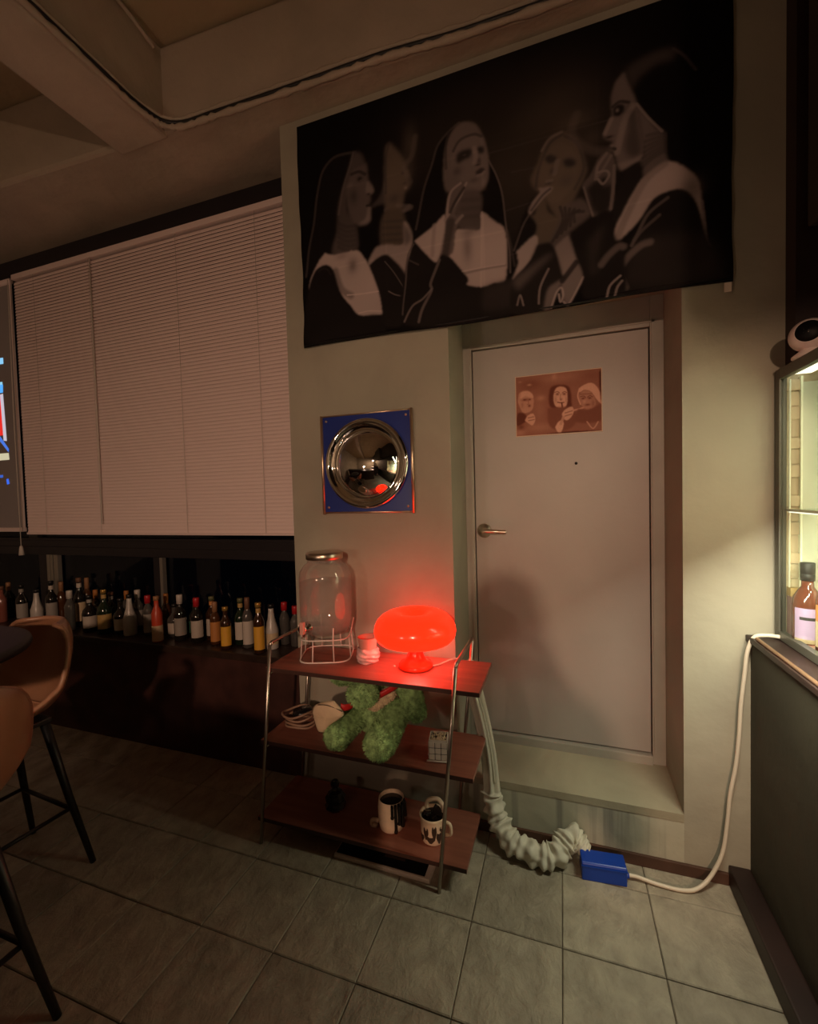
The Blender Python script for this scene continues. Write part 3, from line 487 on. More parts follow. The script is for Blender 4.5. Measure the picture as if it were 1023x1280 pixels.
ART = '''[[["b",[[604,253]],0.055,220,202,0.9,1],["b",[[419,145]],0.03,202,165,0.8,1],["b",[[675,166]],0.06,110,110,0.7,1],["l",[[418,211],[772,213]],0.075,2,2,0.5],["l",[[490,466],[770,435]],0.075,2,2,0.5],["l",[[568,270],[656,276]],0.075,2,2,0.5],["l",[[511,358],[655,346]],0.075,2,2,0.5],["b",[[323,131]],0.1,23,50,0.6,1],["b",[[311,199]],0.12,25,46,0.5,1],["b",[[288,184]],0.08,25,29,0.5,1],["f",[[268,116],[230,132],[206,149],[207,195],[213,261],[256,258],[258,194],[258,127]],0.012,4,0,1.0],["f",[[256,208],[256,258],[231,264],[214,263],[236,244]],0.07,5,0,1.0],["f",[[268,116],[289,142],[307,172],[310,192],[320,211],[311,219],[320,237],[311,246],[305,252],[299,282],[294,296],[255,280],[252,238],[255,171],[258,127]],0.14,6,1,1.0],["l",[[268,118],[259,149],[256,208],[254,239]],0.06,3,3,0.6],["l",[[255,282],[284,298],[316,290]],0.2,6,6,0.5],["b",[[302,201]],0.05,6,5,0.8,0],["b",[[306,227]],0.06,7,3,0.7,0],["b",[[308,239]],0.3,6,5,0.6,0],["b",[[276,258]],0.07,21,17,0.7,0],["f",[[255,280],[300,297],[298,372],[262,373],[235,363],[239,309]],0.1,6,1,1.0],["l",[[244,310],[296,319]],0.06,4,4,0.45],["l",[[244,325],[295,334]],0.06,4,4,0.45],["l",[[243,341],[295,350]],0.06,4,4,0.45],["l",[[243,356],[295,365]],0.06,4,4,0.45],["f",[[299,322],[310,329],[322,363],[320,390],[306,460],[280,427],[257,399],[242,393],[221,399],[201,413],[201,398],[222,369],[253,367],[297,376]],0.34,4,0,1.0],["f",[[298,326],[312,343],[321,368],[301,381]],0.16,6,0,1.0],["f",[[201,413],[221,402],[247,395],[266,408],[305,460],[297,522],[291,580],[231,571],[232,529],[219,462]],0.016,4,0,1.0],["l",[[246,411],[270,443],[298,490]],0.1,2,1.2,1.0],["l",[[254,487],[273,500],[298,510]],0.16,2,1.2,1.0],["f",[[179,116],[153,111],[113,112],[77,138],[59,190],[38,282],[11,394],[39,395],[74,358],[118,343],[152,307],[157,168],[184,124]],0.01,4,0,1.0],["l",[[174,115],[143,111],[108,113],[77,138],[62,182],[44,264],[25,338],[11,404]],0.06,4,3,0.8],["f",[[179,116],[192,126],[201,150],[206,176],[178,166],[150,213],[145,259],[168,299],[166,367],[96,365],[113,308],[117,252],[128,217],[149,166],[166,119]],0.085,6,0,1.0],["f",[[203,152],[207,181],[209,198],[221,224],[211,232],[213,247],[206,255],[212,266],[209,276],[210,296],[196,306],[168,301],[149,264],[147,208],[162,165],[183,156]],0.12,5,0,1.0],["f",[[202,203],[209,199],[222,224],[210,232],[201,226]],0.2,4,0,1.0],["f",[[205,259],[212,267],[209,276],[210,296],[196,305],[178,299],[197,290]],0.24,5,0,1.0],["b",[[165,226]],0.055,17,25,0.8,0],["b",[[185,187]],0.02,10,8,0.95,0],["b",[[188,192]],0.12,3,3,0.8,0],["l",[[162,169],[183,168],[200,179]],0.03,5,4,0.8],["b",[[156,196]],0.2,12,7,0.5,0],["b",[[207,230]],0.02,7,4,0.8,0],["l",[[201,258],[213,259]],0.03,4,3,0.9],["l",[[168,116],[157,149],[143,183],[131,218],[119,262]],0.15,3,3,0.5],["l",[[118,286],[141,300],[168,303]],0.045,5,5,0.5],["l",[[117,298],[141,313],[167,315]],0.045,5,5,0.5],["l",[[117,310],[141,325],[167,327]],0.045,5,5,0.5],["l",[[117,322],[140,337],[166,339]],0.045,5,5,0.5],["l",[[116,335],[140,349],[166,351]],0.045,5,5,0.5],["l",[[116,347],[139,361],[166,363]],0.045,5,5,0.5],["f",[[74,355],[104,365],[166,365],[186,387],[200,411],[222,471],[235,534],[226,544],[168,534],[145,505],[119,472],[102,416],[84,391],[68,385],[39,397],[23,441],[27,412],[52,373]],0.46,3,0,1.0],["b",[[154,402]],0.12,17,25,0.75,0],["b",[[123,372]],0.2,25,12,0.5,0],["l",[[103,407],[120,458],[146,479]],0.16,10,8,0.7],["l",[[135,476],[172,479],[224,481]],0.62,2,1.2,1.0],["l",[[168,529],[197,528],[232,535]],0.62,2,1.2,1.0],["f",[[68,386],[89,394],[102,419],[119,475],[168,535],[226,545],[230,604],[9,587],[20,445],[39,399]],0.013,4,0,1.0],["l",[[51,397],[73,394],[89,414]],0.03,3,3,0.6],["f",[[453,122],[426,135],[387,170],[364,231],[340,316],[327,374],[378,350],[415,317],[407,259],[409,187],[426,143],[447,127]],0.01,3,0,1.0],["f",[[499,153],[513,227],[538,276],[548,337],[556,421],[560,512],[549,513],[551,408],[526,371],[498,339],[492,296],[510,285]],0.01,3,0,1.0],["l",[[447,122],[422,136],[394,162],[378,202],[359,247],[345,301],[332,348]],0.09,3,3,0.7],["l",[[515,228],[534,271],[546,317],[553,389],[560,445],[561,500]],0.14,2.5,2,0.8],["l",[[557,405],[565,446],[571,486]],0.07,3,3,0.6],["f",[[445,125],[465,125],[487,138],[502,167],[512,207],[515,255],[510,281],[492,296],[463,297],[418,280],[407,251],[410,187],[426,145]],0.17,4,0,1.0],["f",[[456,165],[479,161],[502,171],[510,200],[515,235],[511,271],[494,286],[472,281],[444,254],[425,243],[424,219],[435,184]],0.19,4,0,1.0],["l",[[432,185],[444,168],[460,161],[483,160],[500,169]],0.06,4,3,0.8],["l",[[422,138],[414,172],[413,220]],0.05,4,3,0.7],["f",[[437,206],[443,192],[466,188],[478,194],[473,208],[457,212],[443,217]],0.03,5,0,1.0],["b",[[459,201]],0.1,5,3,0.6,0],["f",[[488,193],[498,190],[506,198],[502,208],[492,204]],0.03,4,0,1.0],["b",[[440,235]],0.08,14,15,0.7,0],["b",[[493,224]],0.07,7,10,0.8,0],["b",[[490,232]],0.03,8,3,0.85,0],["l",[[482,191],[485,211],[481,224]],0.3,6,5,0.6],["f",[[484,247],[495,242],[504,243],[505,252],[495,257],[487,257]],0.05,3,0,1.0],["l",[[489,258],[499,257],[505,253]],0.26,4,3,0.7],["b",[[480,267]],0.09,15,8,0.6,0],["b",[[504,276]],0.28,6,12,0.4,0],["f",[[435,284],[492,294],[496,344],[493,386],[445,375],[434,334]],0.11,5,0,1.0],["l",[[451,306],[491,312]],0.07,5,6,0.4],["l",[[450,326],[491,331]],0.07,5,6,0.4],["l",[[450,346],[491,351]],0.07,5,6,0.4],["f",[[328,377],[378,351],[409,330],[420,371],[445,374],[493,384],[496,344],[526,373],[552,406],[550,514],[523,517],[495,521],[457,509],[461,495],[439,463],[419,438],[402,427],[382,442],[355,415]],0.46,3,0,1.0],["b",[[461,421]],0.2,15,43,0.75,0],["b",[[466,385]],0.22,23,10,0.6,0],["l",[[497,345],[495,424],[492,519]],0.56,3,3,0.6],["l",[[453,480],[500,478],[549,480]],0.26,4,3,0.8],["l",[[447,474],[492,474],[548,477]],0.6,2,2,0.6],["l",[[380,350],[374,423]],0.3,5,5,0.6],["f",[[408,333],[416,293],[427,274],[448,264],[462,266],[457,288],[440,315],[434,338],[451,340],[442,356],[433,382],[425,425],[401,429],[407,377]],0.15,3,0,1.0],["l",[[448,266],[427,278],[418,298],[412,333]],0.36,4,2.5,0.8],["l",[[462,269],[447,295],[432,313],[407,344]],0.34,4,2.5,0.8],["l",[[450,342],[439,351],[435,355]],0.3,5,3,0.7],["l",[[456,279],[434,306],[421,327]],0.04,5,3,0.9],["l",[[421,351],[413,390],[405,425]],0.045,14,8,0.7],["f",[[327,384],[355,415],[382,443],[396,424],[419,438],[439,465],[461,497],[458,511],[495,523],[549,516],[601,511],[599,585],[457,598],[292,577],[300,450]],0.016,4,0,1.0],["f",[[499,524],[555,518],[585,528],[577,577],[498,576]],0.035,10,0,1.0],["l",[[326,385],[310,410],[302,472],[293,555]],0.12,2.5,2,0.8],["l",[[391,437],[368,488],[370,509],[345,551],[335,579]],0.16,4,3,0.8],["l",[[370,505],[347,526],[320,539],[297,573]],0.2,3,2,0.8],["l",[[315,424],[337,438]],0.1,2,2,0.6],["l",[[577,583],[582,555],[590,580]],0.26,2.5,2,0.8],["f",[[679,209],[657,214],[639,233],[626,265],[611,292],[615,315],[630,331],[639,348],[678,410],[703,364],[725,321],[729,300],[720,265],[705,232]],0.13,5,1,1.0],["l",[[679,217],[655,227],[641,250],[627,285],[621,317]],0.07,4,3,0.8],["l",[[684,222],[708,243],[720,276],[722,306],[704,342]],0.07,4,3,0.7],["l",[[677,211],[652,218],[635,241]],0.22,3,3,0.6],["f",[[675,232],[698,250],[712,274],[714,300],[702,332],[680,358],[662,366],[646,351],[641,328],[630,312],[630,285],[640,258],[657,238]],0.15,5,1,1.0],["f",[[640,258],[653,254],[667,265],[662,273],[648,272]],0.05,4,0,1.0],["f",[[680,272],[698,273],[708,286],[697,292],[683,286]],0.04,5,0,1.0],["b",[[658,291]],0.06,9,10,0.8,0],["l",[[668,273],[664,288],[662,297]],0.22,6,5,0.6],["b",[[650,315]],0.06,11,5,0.8,0],["l",[[645,310],[656,311]],0.22,4,3,0.6],["b",[[686,319]],0.09,19,19,0.6,0],["f",[[605,370],[618,381],[624,360],[641,347],[647,380],[673,401],[660,432],[646,455],[621,447],[617,396]],0.12,4,1,1.0],["f",[[624,320],[656,325],[654,335],[637,348],[620,366],[607,378],[602,366],[613,349],[630,331]],0.27,2.5,0,1.0],["l",[[652,329],[634,341],[611,368]],0.08,4,2.5,0.8],["f",[[619,330],[606,351],[590,382],[570,449],[581,454],[621,414],[616,392],[603,376]],0.012,4,0,1.0],["l",[[605,378],[590,401],[570,449]],0.12,3,2,0.6],["f",[[671,378],[703,367],[721,368],[738,401],[696,431],[663,465],[649,447],[671,404]],0.11,5,0,1.0],["l",[[673,375],[678,406],[656,446]],0.05,4,3,0.8],["l",[[683,379],[683,404],[665,439]],0.05,4,3,0.8],["l",[[693,383],[688,401],[675,432]],0.05,4,3,0.8],["l",[[703,386],[693,398],[684,425]],0.05,4,3,0.8],["l",[[713,390],[698,396],[694,419]],0.05,4,3,0.8],["l",[[722,394],[703,393],[703,412]],0.05,4,3,0.8],["f",[[576,453],[618,424],[622,457],[596,492],[566,518],[579,484]],0.4,3,0,1.0],["f",[[659,462],[694,438],[706,489],[709,503],[675,528]],0.26,4,0,1.0],["f",[[621,447],[649,447],[663,474],[675,522],[671,544],[639,603],[564,591],[567,519],[600,492]],0.02,4,0,1.0],["f",[[578,543],[567,521],[600,500],[641,477],[655,477],[622,504]],0.1,8,0,1.0],["f",[[674,541],[709,504],[720,535],[704,565],[688,593],[679,587],[671,555]],0.2,4,0,1.0],["f",[[634,595],[644,551],[673,535],[665,558],[646,597]],0.17,4,0,1.0],["l",[[623,581],[627,544],[646,507]],0.26,3,2,0.8],["l",[[650,594],[662,561],[673,552],[676,571],[670,584],[667,566]],0.4,3,2,0.8],["l",[[719,536],[694,582],[685,594],[677,585]],0.4,3,2,0.8],["l",[[575,577],[582,555],[589,580]],0.25,2.5,2,0.8],["l",[[675,537],[705,502]],0.03,8,4,0.9],["f",[[804,117],[864,100],[897,106],[914,125],[940,173],[962,273],[977,395],[991,603],[962,524],[947,396],[917,349],[882,336],[887,293],[877,265],[828,197]],0.006,5,0,1.0],["f",[[804,118],[837,106],[872,101],[897,106],[895,126],[864,126],[832,141],[818,163]],0.055,9,0,1.0],["l",[[895,107],[914,126],[935,161]],0.07,3,3,0.7],["f",[[804,122],[810,143],[826,192],[803,183],[781,194],[778,168],[787,138]],0.16,4,0,1.0],["f",[[781,189],[778,208],[763,240],[766,251],[782,260],[774,271],[785,283],[789,302],[798,323],[811,324],[832,314],[843,297],[834,243],[826,194],[803,184]],0.16,4,0,1.0],["f",[[803,198],[824,198],[831,242],[839,293],[823,306],[803,279],[811,236]],0.07,8,0,1.0],["l",[[820,197],[807,217],[797,250],[790,284]],0.26,7,6,0.6],["f",[[782,192],[791,185],[803,190],[803,203],[793,211],[783,206]],0.02,3,0,1.0],["b",[[790,197]],0.22,4,5,0.9,0],["l",[[781,187],[795,180],[812,187]],0.03,4,3,0.8],["b",[[774,249]],0.02,11,4,0.9,0],["l",[[776,271],[786,276]],0.03,4,3,0.9],["b",[[780,268]],0.24,5,4,0.6,0],["f",[[790,307],[798,323],[811,324],[832,314],[839,304],[815,309]],0.24,5,0,1.0],["l",[[778,213],[766,239]],0.28,5,4,0.7],["f",[[826,194],[863,255],[878,267],[881,309],[883,338],[840,352],[833,318],[843,299]],0.13,4,0,1.0],["l",[[837,332],[859,316],[881,309]],0.06,4,4,0.6],["l",[[839,321],[861,308],[881,303]],0.06,4,4,0.6],["l",[[840,310],[862,300],[881,297]],0.06,4,4,0.6],["l",[[842,299],[864,291],[881,291]],0.06,4,4,0.6],["l",[[844,288],[866,283],[881,285]],0.06,4,4,0.6],["l",[[845,277],[867,275],[881,279]],0.06,4,4,0.6],["l",[[847,266],[869,267],[881,273]],0.06,4,4,0.6],["l",[[827,195],[848,230],[875,265]],0.24,3,2.5,0.7],["f",[[802,326],[833,316],[839,351],[814,385],[785,437],[781,404]],0.018,4,0,1.0],["f",[[837,355],[881,332],[913,349],[940,381],[947,426],[954,501],[961,520],[952,500],[940,441],[926,406],[904,392],[862,399],[836,435],[791,473],[782,454],[812,393]],0.4,3,0,1.0],["b",[[928,396]],0.12,29,29,0.6,0],["l",[[881,335],[843,361],[806,428],[789,469]],0.2,9,6,0.6],["l",[[947,430],[954,501],[960,519]],0.2,3,3,0.7],["f",[[836,436],[862,400],[904,393],[926,408],[940,444],[960,521],[976,604],[800,590],[792,525],[818,471]],0.014,4,0,1.0],["f",[[830,478],[882,481],[962,502],[965,581],[813,574],[805,532]],0.03,14,0,1.0],["l",[[886,405],[850,429],[828,469],[817,489]],0.12,4,3,0.8],["l",[[870,438],[838,462],[822,479]],0.1,4,3,0.8],["l",[[852,490],[834,493],[807,514],[794,539],[802,577]],0.16,8,6,0.8],["l",[[768,592],[775,563],[792,550]],0.3,3,2,0.8],["l",[[781,592],[788,570],[796,558]],0.3,3,2,0.8],["l",[[773,514],[796,521]],0.2,3,2,0.7],["f",[[769,278],[779,285],[787,309],[784,362],[778,404],[744,410],[738,401],[724,349],[720,338],[737,317],[753,287]],0.12,3,0,1.0],["f",[[728,348],[752,332],[765,350],[779,350],[778,396],[745,405]],0.025,6,0,1.0],["b",[[764,337]],0.02,10,10,0.9,0],["l",[[769,281],[752,303],[747,331]],0.22,4,3,0.8],["l",[[778,288],[762,313],[752,325]],0.2,4,3,0.7],["l",[[752,317],[769,318],[774,330],[762,345],[752,332]],0.26,3,2.5,0.8],["l",[[784,311],[782,361],[777,400]],0.2,4,3,0.8],["l",[[723,343],[731,374],[741,406]],0.2,3,2,0.7],["f",[[690,439],[731,418],[772,399],[783,448],[788,471],[801,485],[800,600],[722,587],[720,535],[705,491]],0.016,4,0,1.0],["f",[[730,459],[751,441],[765,429],[754,471],[743,506],[750,522],[736,534]],0.04,10,0,1.0],["l",[[757,516],[771,500],[791,486],[801,488]],0.16,8,6,0.7],["l",[[766,593],[773,566],[794,548]],0.35,3,2,0.8],["l",[[782,594],[787,573],[797,560]],0.3,3,2,0.8],["b",[[706,195]],0.11,46,23,0.5,1],["b",[[739,241]],0.1,23,23,0.4,1],["l",[[773,278],[739,267],[712,244],[698,215],[709,182]],0.16,9,9,0.35],["l",[[337,122],[327,168],[307,189],[320,228]],0.2,7,7,0.3],["l",[[285,278],[323,292],[304,296]],0.2,5,5,0.4]],[["b",[[514,69]],0.42,312,75,0.6,0],["b",[[882,84]],0.2,150,62,0.6,0],["b",[[194,112]],0.16,150,75,0.7,0],["b",[[174,117]],0.6,31,15,0.7,0],["b",[[63,72]],0.5,25,12,0.6,0],["b",[[464,50]],0.6,38,50,0.5,0],["b",[[661,239]],0.3,112,88,0.6,0],["b",[[293,413]],0.33,88,200,0.8,0],["b",[[308,289]],0.5,62,38,0.7,0],["b",[[533,538]],0.2,138,125,0.8,0],["b",[[289,637]],0.4,225,62,0.7,0],["b",[[755,634]],0.26,275,75,0.7,0],["f",[[32,309],[54,204],[140,184],[208,226],[223,301],[215,393],[175,442],[96,449],[58,379]],0.5,8,0,1.0],["b",[[132,292]],0.16,62,22,0.8,0],["b",[[170,369]],0.1,22,20,0.9,0],["b",[[112,290]],0.08,20,12,0.9,0],["b",[[175,293]],0.08,18,12,0.9,0],["l",[[154,294],[161,341],[144,349]],0.3,6,5,0.8],["b",[[85,354]],0.3,25,50,0.6,0],["f",[[74,200],[147,190],[207,233],[207,279],[126,245],[66,272]],0.62,6,0,1.0],["f",[[30,443],[96,449],[141,506],[121,558],[27,604],[1,548]],0.1,10,0,1.0],["f",[[114,544],[148,487],[214,466],[239,541],[205,607],[166,588]],0.62,6,0,1.0],["l",[[154,514],[220,506]],0.25,8,5,0.8],["l",[[160,548],[226,540]],0.25,8,5,0.8],["f",[[397,317],[424,176],[538,156],[637,198],[660,368],[634,443],[434,425]],0.1,12,0,1.0],["f",[[455,271],[481,195],[538,175],[600,207],[614,299],[604,389],[566,431],[484,410],[454,336]],0.66,7,0,1.0],["b",[[499,262]],0.12,25,18,0.9,0],["b",[[577,267]],0.12,25,18,0.9,0],["b",[[542,325]],0.3,18,18,0.7,0],["b",[[536,330]],0.1,10,10,0.8,0],["l",[[500,358],[535,367],[573,365]],0.15,8,5,0.9],["l",[[468,239],[500,231],[522,249]],0.2,6,5,0.8],["l",[[556,252],[581,239],[605,253]],0.2,6,5,0.8],["l",[[539,266],[530,317],[542,334]],0.35,6,5,0.7],["b",[[479,325]],0.35,18,50,0.6,0],["b",[[598,336]],0.4,12,50,0.6,0],["l",[[548,371],[553,423]],0.08,12,6,0.9],["f",[[383,421],[659,433],[706,604],[581,698],[405,633]],0.18,14,0,1.0],["f",[[468,651],[507,588],[557,579],[563,645],[530,721],[493,705]],0.66,6,0,1.0],["f",[[546,500],[584,452],[659,422],[683,473],[658,536],[607,577],[564,554]],0.62,6,0,1.0],["l",[[584,491],[665,472]],0.25,8,5,0.8],["l",[[583,527],[658,510]],0.25,8,5,0.8],["l",[[532,617],[564,541]],0.5,22,10,0.9],["l",[[683,467],[757,454],[830,433]],0.6,14,6,0.9],["f",[[735,260],[760,205],[869,165],[940,217],[987,323],[998,425],[939,369],[880,274],[808,241],[759,262]],0.66,6,0,1.0],["f",[[747,286],[808,244],[880,281],[927,393],[902,454],[830,473],[769,417],[740,350]],0.42,7,0,1.0],["l",[[747,222],[729,310],[757,403]],0.62,10,6,0.9],["b",[[789,339]],0.08,25,15,0.9,0],["b",[[861,341]],0.08,25,15,0.9,0],["l",[[759,316],[795,312],[813,329]],0.15,7,5,0.8],["l",[[837,329],[862,313],[891,329]],0.15,7,5,0.8],["b",[[897,403]],0.22,22,50,0.7,0],["b",[[800,375]],0.6,20,28,0.7,0],["b",[[836,416]],0.12,38,15,0.9,0],["l",[[759,288],[880,293]],0.2,8,6,0.7],["f",[[732,452],[830,473],[926,444],[986,424],[984,614],[694,603]],0.17,14,0,1.0],["l",[[828,614],[893,696],[948,624]],0.6,10,6,0.7],["f",[[966,56],[996,47],[992,412],[970,245]],0.04,10,0,1.0],["f",[[183,743],[581,711],[989,728],[988,760],[580,744]],0.05,8,0,1.0],["b",[[52,687]],0.5,75,50,0.6,0],["b",[[67,621]],0.08,50,38,0.7,0]]]'''
ART_BANNER, ART_POSTER = json.loads(ART)
W_, H_ = 500, 296
BX0, BX1, BZ0, BZ1 = -1.168, .585, 2.222, 3.262
def cloth_pt(u, v):
    x = BX0+(BX1-BX0)*u; z = BZ1-(BZ1-BZ0)*v
    y = 1.882+.004*np.sin(u*23+v*4)*v+.006*np.sin(u*9+1)*v*v+.003*np.sin(v*31+u*7)*(.3+v)
    z = z+.012*(u-.5)*0+.006*np.sin(u*PI*3)*(v > .98)
    x = x+.006*np.sin(v*7)*(u-.5)
    return x, y, z
banner = sheet('tapestry', M['banner'], paint(ART_BANNER, W_, H_, (1000, 600), .005, ramp_banner), W_, H_, cloth_pt)
k = banner.modifiers.new('thickness', 'SOLIDIFY'); k.thickness = .0016; k.offset = -1
tag(banner, 'large black fabric tapestry printed with five smoking nuns above the door', 'tapestry')
hem = MB().tube([(BX0+.004, 1.884, BZ0+.010), (BX1-.004, 1.884, BZ0+.010)], .004, 8).build('hem', M['black'], banner)
tg = MB().box(.560, .582, 1.881, 1.886, BZ0-.034, BZ0-.002, b=.001).build('care_tag', M['paper'], banner); tg['label'] = 'small white cloth tag'
poster = sheet('poster', M['poster'], paint(ART_POSTER, 240, 178, (1000, 740), .26, ramp_poster), 240, 178,
               lambda u, v: (-.2045+.3885*u, YD-.0030+.0015*np.sin(u*7+v*3), 2.055-.291*v))
k = poster.modifiers.new('thickness', 'SOLIDIFY'); k.thickness = .001; k.offset = -1
tag(poster, 'small sepia photo print of smoking nuns stuck on the grey door', 'poster')

# ================================================================== WINDOW COVERINGS
vb = thing('venetian_blind', 'wide closed pinkish venetian blind over the window beside the pillar', 'blind', (-2.6, 2.15, 1.285))
MB().box(-3.725, -1.425, 2.125, 2.165, 3.125, 3.16, b=.003).build('headrail', M['blind_rail'], vb)
sm = MB(); n = 5; v = []; Lx = 1.148
for k in range(n+1):
    t = (k/n-.5)*.026; ang = math.radians(72)
    cv_ = .0022*(1-(2*k/n-1)**2)
    yy, zz = t*math.cos(ang)-cv_*math.sin(ang), t*math.sin(ang)+cv_*math.cos(ang)
    v += [(-Lx, yy, zz), (Lx, yy, zz)]
sm.add(v, [(2*k, 2*k+1, 2*k+3, 2*k+2) for k in range(n)], True)
slat_me = sm.mesh('slat', M['slat'])
ns = 83; pitch = (3.118-1.305)/ns
for k in range(ns):
    instance('slat', slat_me, vb, (-2.575+random.uniform(-.001, .001), 2.145, 1.312+pitch*k), (random.uniform(-.02, .02), 0, 0))
MB().box(-3.72, -1.43, 2.13, 2.158, 1.285, 1.300, b=.003).build('bottom_rail', M['blind_rail'], vb)
for x in (-3.5, -2.95, -2.2, -1.62): MB().tube([(x, 2.131, 1.29), (x, 2.131, 3.13)], .0010, 6).build('ladder_cord', M['cord'], vb)
MB().tube([(-2.93, 2.122, 1.36), (-2.93, 2.126, 2.0), (-2.93, 2.128, 3.13)], .0035, 6).build('tilt_wand', M['cord'], vb)

rs = thing('roller_screen', 'grey projection screen with a bright picture at the left edge', 'screen', (-4.25, 2.15, 1.318))
MB().box(-4.75, -3.79, 2.150, 2.153, 1.335, 3.12).build('fabric', M['screen'], rs)
MB().box(-4.75, -3.775, 2.135, 2.165, 1.305, 1.335, b=.004).build('bottom_bar', M['blind_rail'], rs)
MB().tube([(-4.75, 2.15, 3.135), (-3.775, 2.15, 3.135)], .02, 12).build('roller', M['blind_rail'], rs)
MB().box(-3.79, -3.772, 2.146, 2.156, 1.335, 3.12).build('edge_strip', M['blind_rail'], rs)
def glow(n, c, e): return mat(n, (.1, .1, .1), .8, emit=c, estr=e)
pic = [('pale_blue_strip', (.25, .6, .9), 1.0, [(-4.7, 2.58), (-3.905, 2.555), (-3.905, 2.60), (-4.7, 2.64)]),
       ('blue_strip', (.08, .42, 1.0), 1.0, [(-4.7, 2.36), (-3.93, 2.345), (-3.925, 2.405), (-4.7, 2.42)]),
       ('pale_blue_strip', (.3, .7, .9), .9, [(-4.7, 2.405), (-3.93, 2.405), (-3.93, 2.425), (-4.7, 2.44)]),
       ('red_block', (.9, .02, .015), .9, [(-4.7, 2.02), (-3.955, 2.03), (-3.965, 2.335), (-4.7, 2.345)]),
       ('white_bar', (.7, .65, .75), .8, [(-3.955, 1.99), (-3.918, 1.985), (-3.93, 2.335), (-3.965, 2.335)]),
       ('blue_stroke', (.06, .2, .8), .9, [(-4.7, 2.01), (-3.99, 2.025), (-3.90, 1.925), (-3.905, 1.90), (-4.0, 1.99), (-4.7, 1.975)]),
       ('cream_band', (.75, .68, .45), .8, [(-4.7, 1.90), (-3.905, 1.895), (-3.90, 1.845), (-4.7, 1.84)]),
       ('blue_dot', (.03, .15, .9), .9, [(-3.95, 1.70), (-3.925, 1.705), (-3.915, 1.665), (-3.945, 1.66)]),
       ('blue_dot', (.03, .12, .6), .9, [(-4.2, 1.725), (-3.985, 1.735), (-3.985, 1.715), (-4.2, 1.705)])]
for nm, c, e, P in pic:
    MB().add([(x, 2.1485, z) for x, z in P], [tuple(range(len(P)))]).build(nm, glow(nm, c, e), rs)
pc = thing('pull_cord', 'thin pull cord with a pale tassel hanging between the blind and screen', 'cord', (-3.755, 2.11, 1.14))
MB().tube([(-3.735, 2.11, 3.12), (-3.745, 2.105, 2.2), (-3.755, 2.11, 1.20)], .003, 6).build('cord', M['cord'], pc)
MB().lathe([(0, .07), (.008, .068), (.012, .05), (.018, .0), (0, -.002)], 12, (-3.755, 2.11, 1.135)).build('tassel', M['cord'], pc)

# ================================================================== CONVEX MIRROR
mr = thing('convex_mirror', 'round chrome convex mirror on a square blue panel on the pillar', 'mirror', (-.855, 1.885, 1.65))
MB().box(-1.082, -.632, 1.880, 1.892, 1.425, 1.878, b=.002).build('blue_panel', M['blue'], mr)
for x in (-1.085, -.629): MB().tube([(x, 1.878, 1.415), (x, 1.878, 1.885)], .007, 10).build('side_rod', M['gold'], mr)
for z in (1.422, 1.881): MB().tube([(-1.085, 1.882, z), (-.629, 1.882, z)], .004, 8).build('cross_rod', M['gold'], mr)
R_ = .205; sag = .085; rs_ = (.165**2+sag**2)/(2*sag)
prof = []
for k in range(17):
    r = .165*(1-k/16); prof.append((r, math.sqrt(rs_**2-r*r)-(rs_-sag)))
ring = [(.208, .0), (.212, .006), (.206, .016), (.195, .020), (.186, .014), (.182, .008), (.174, .006), (.168, .004)]
rm = Matrix.Translation((-.856, 1.880, 1.648)) @ Matrix.Rotation(PI/2, 4, 'X')
MB().lathe(ring, 64, mtx=rm, cap=False).build('rim', M['chrome'], mr)
MB().lathe([(.168, .004)]+prof[:-1]+[(0.0005, prof[-1][1])], 64, mtx=rm, cap=False).build('dome', M['chrome'], mr)
for x in (-1.06, -.655):
    for z in (1.447, 1.858): MB().sphere((x, 1.879, z), .006).build('screw', M['gold'], mr)

# ================================================================== SHELF RACK
SB = [(.777, -1.205, -.288), (.455, -1.245, -.318), (.107, -1.275, -.349)]   # board top z, left x, right x
YS0, YS1 = 1.537, 1.848
rack = thing('shelf_rack', 'leaning three tier rack of red-brown boards in thin steel frames', 'shelf', (-.8, 1.69, 0))
for z, a, b in SB:
    bd = MB().box(a, b, YS0+.012, YS1, z-.018, z, b=.0015).build('shelf_board', M['board'], rack)
    MB().box(a, b, YS0+.0105, YS0+.0118, z-.017, z-.001).build('edge_band', M['board_edge'], bd)
def frame(xt, xb, zt):
    fx = lambda z: xb+(xt-xb)*z/zt
    y0, y1 = YS0, YS1+.006
    P = [(fx(0), y0, 0), (fx(zt-.012), y0, zt-.012), (fx(zt), y0+.012, zt), (fx(zt), y1-.012, zt), (fx(zt-.012), y1, zt-.012), (fx(0), y1, 0)]
    MB().tube(P[:2], .0075, 10).build('front_leg', M['steel'], rack)
    MB().tube(P[1:5], .0075, 10).build('top_rail', M['steel'], rack)
    MB().tube(P[4:], .0075, 10).build('back_leg', M['steel'], rack)
    for z, a, b in SB: MB().tube([(fx(z-.02), y0, z-.022), (fx(z-.02), y1, z-.022)], .005, 8).build('board_support', M['steel'], rack)
frame(-.369, -.454, .876); frame(-1.17, -1.255, .888)

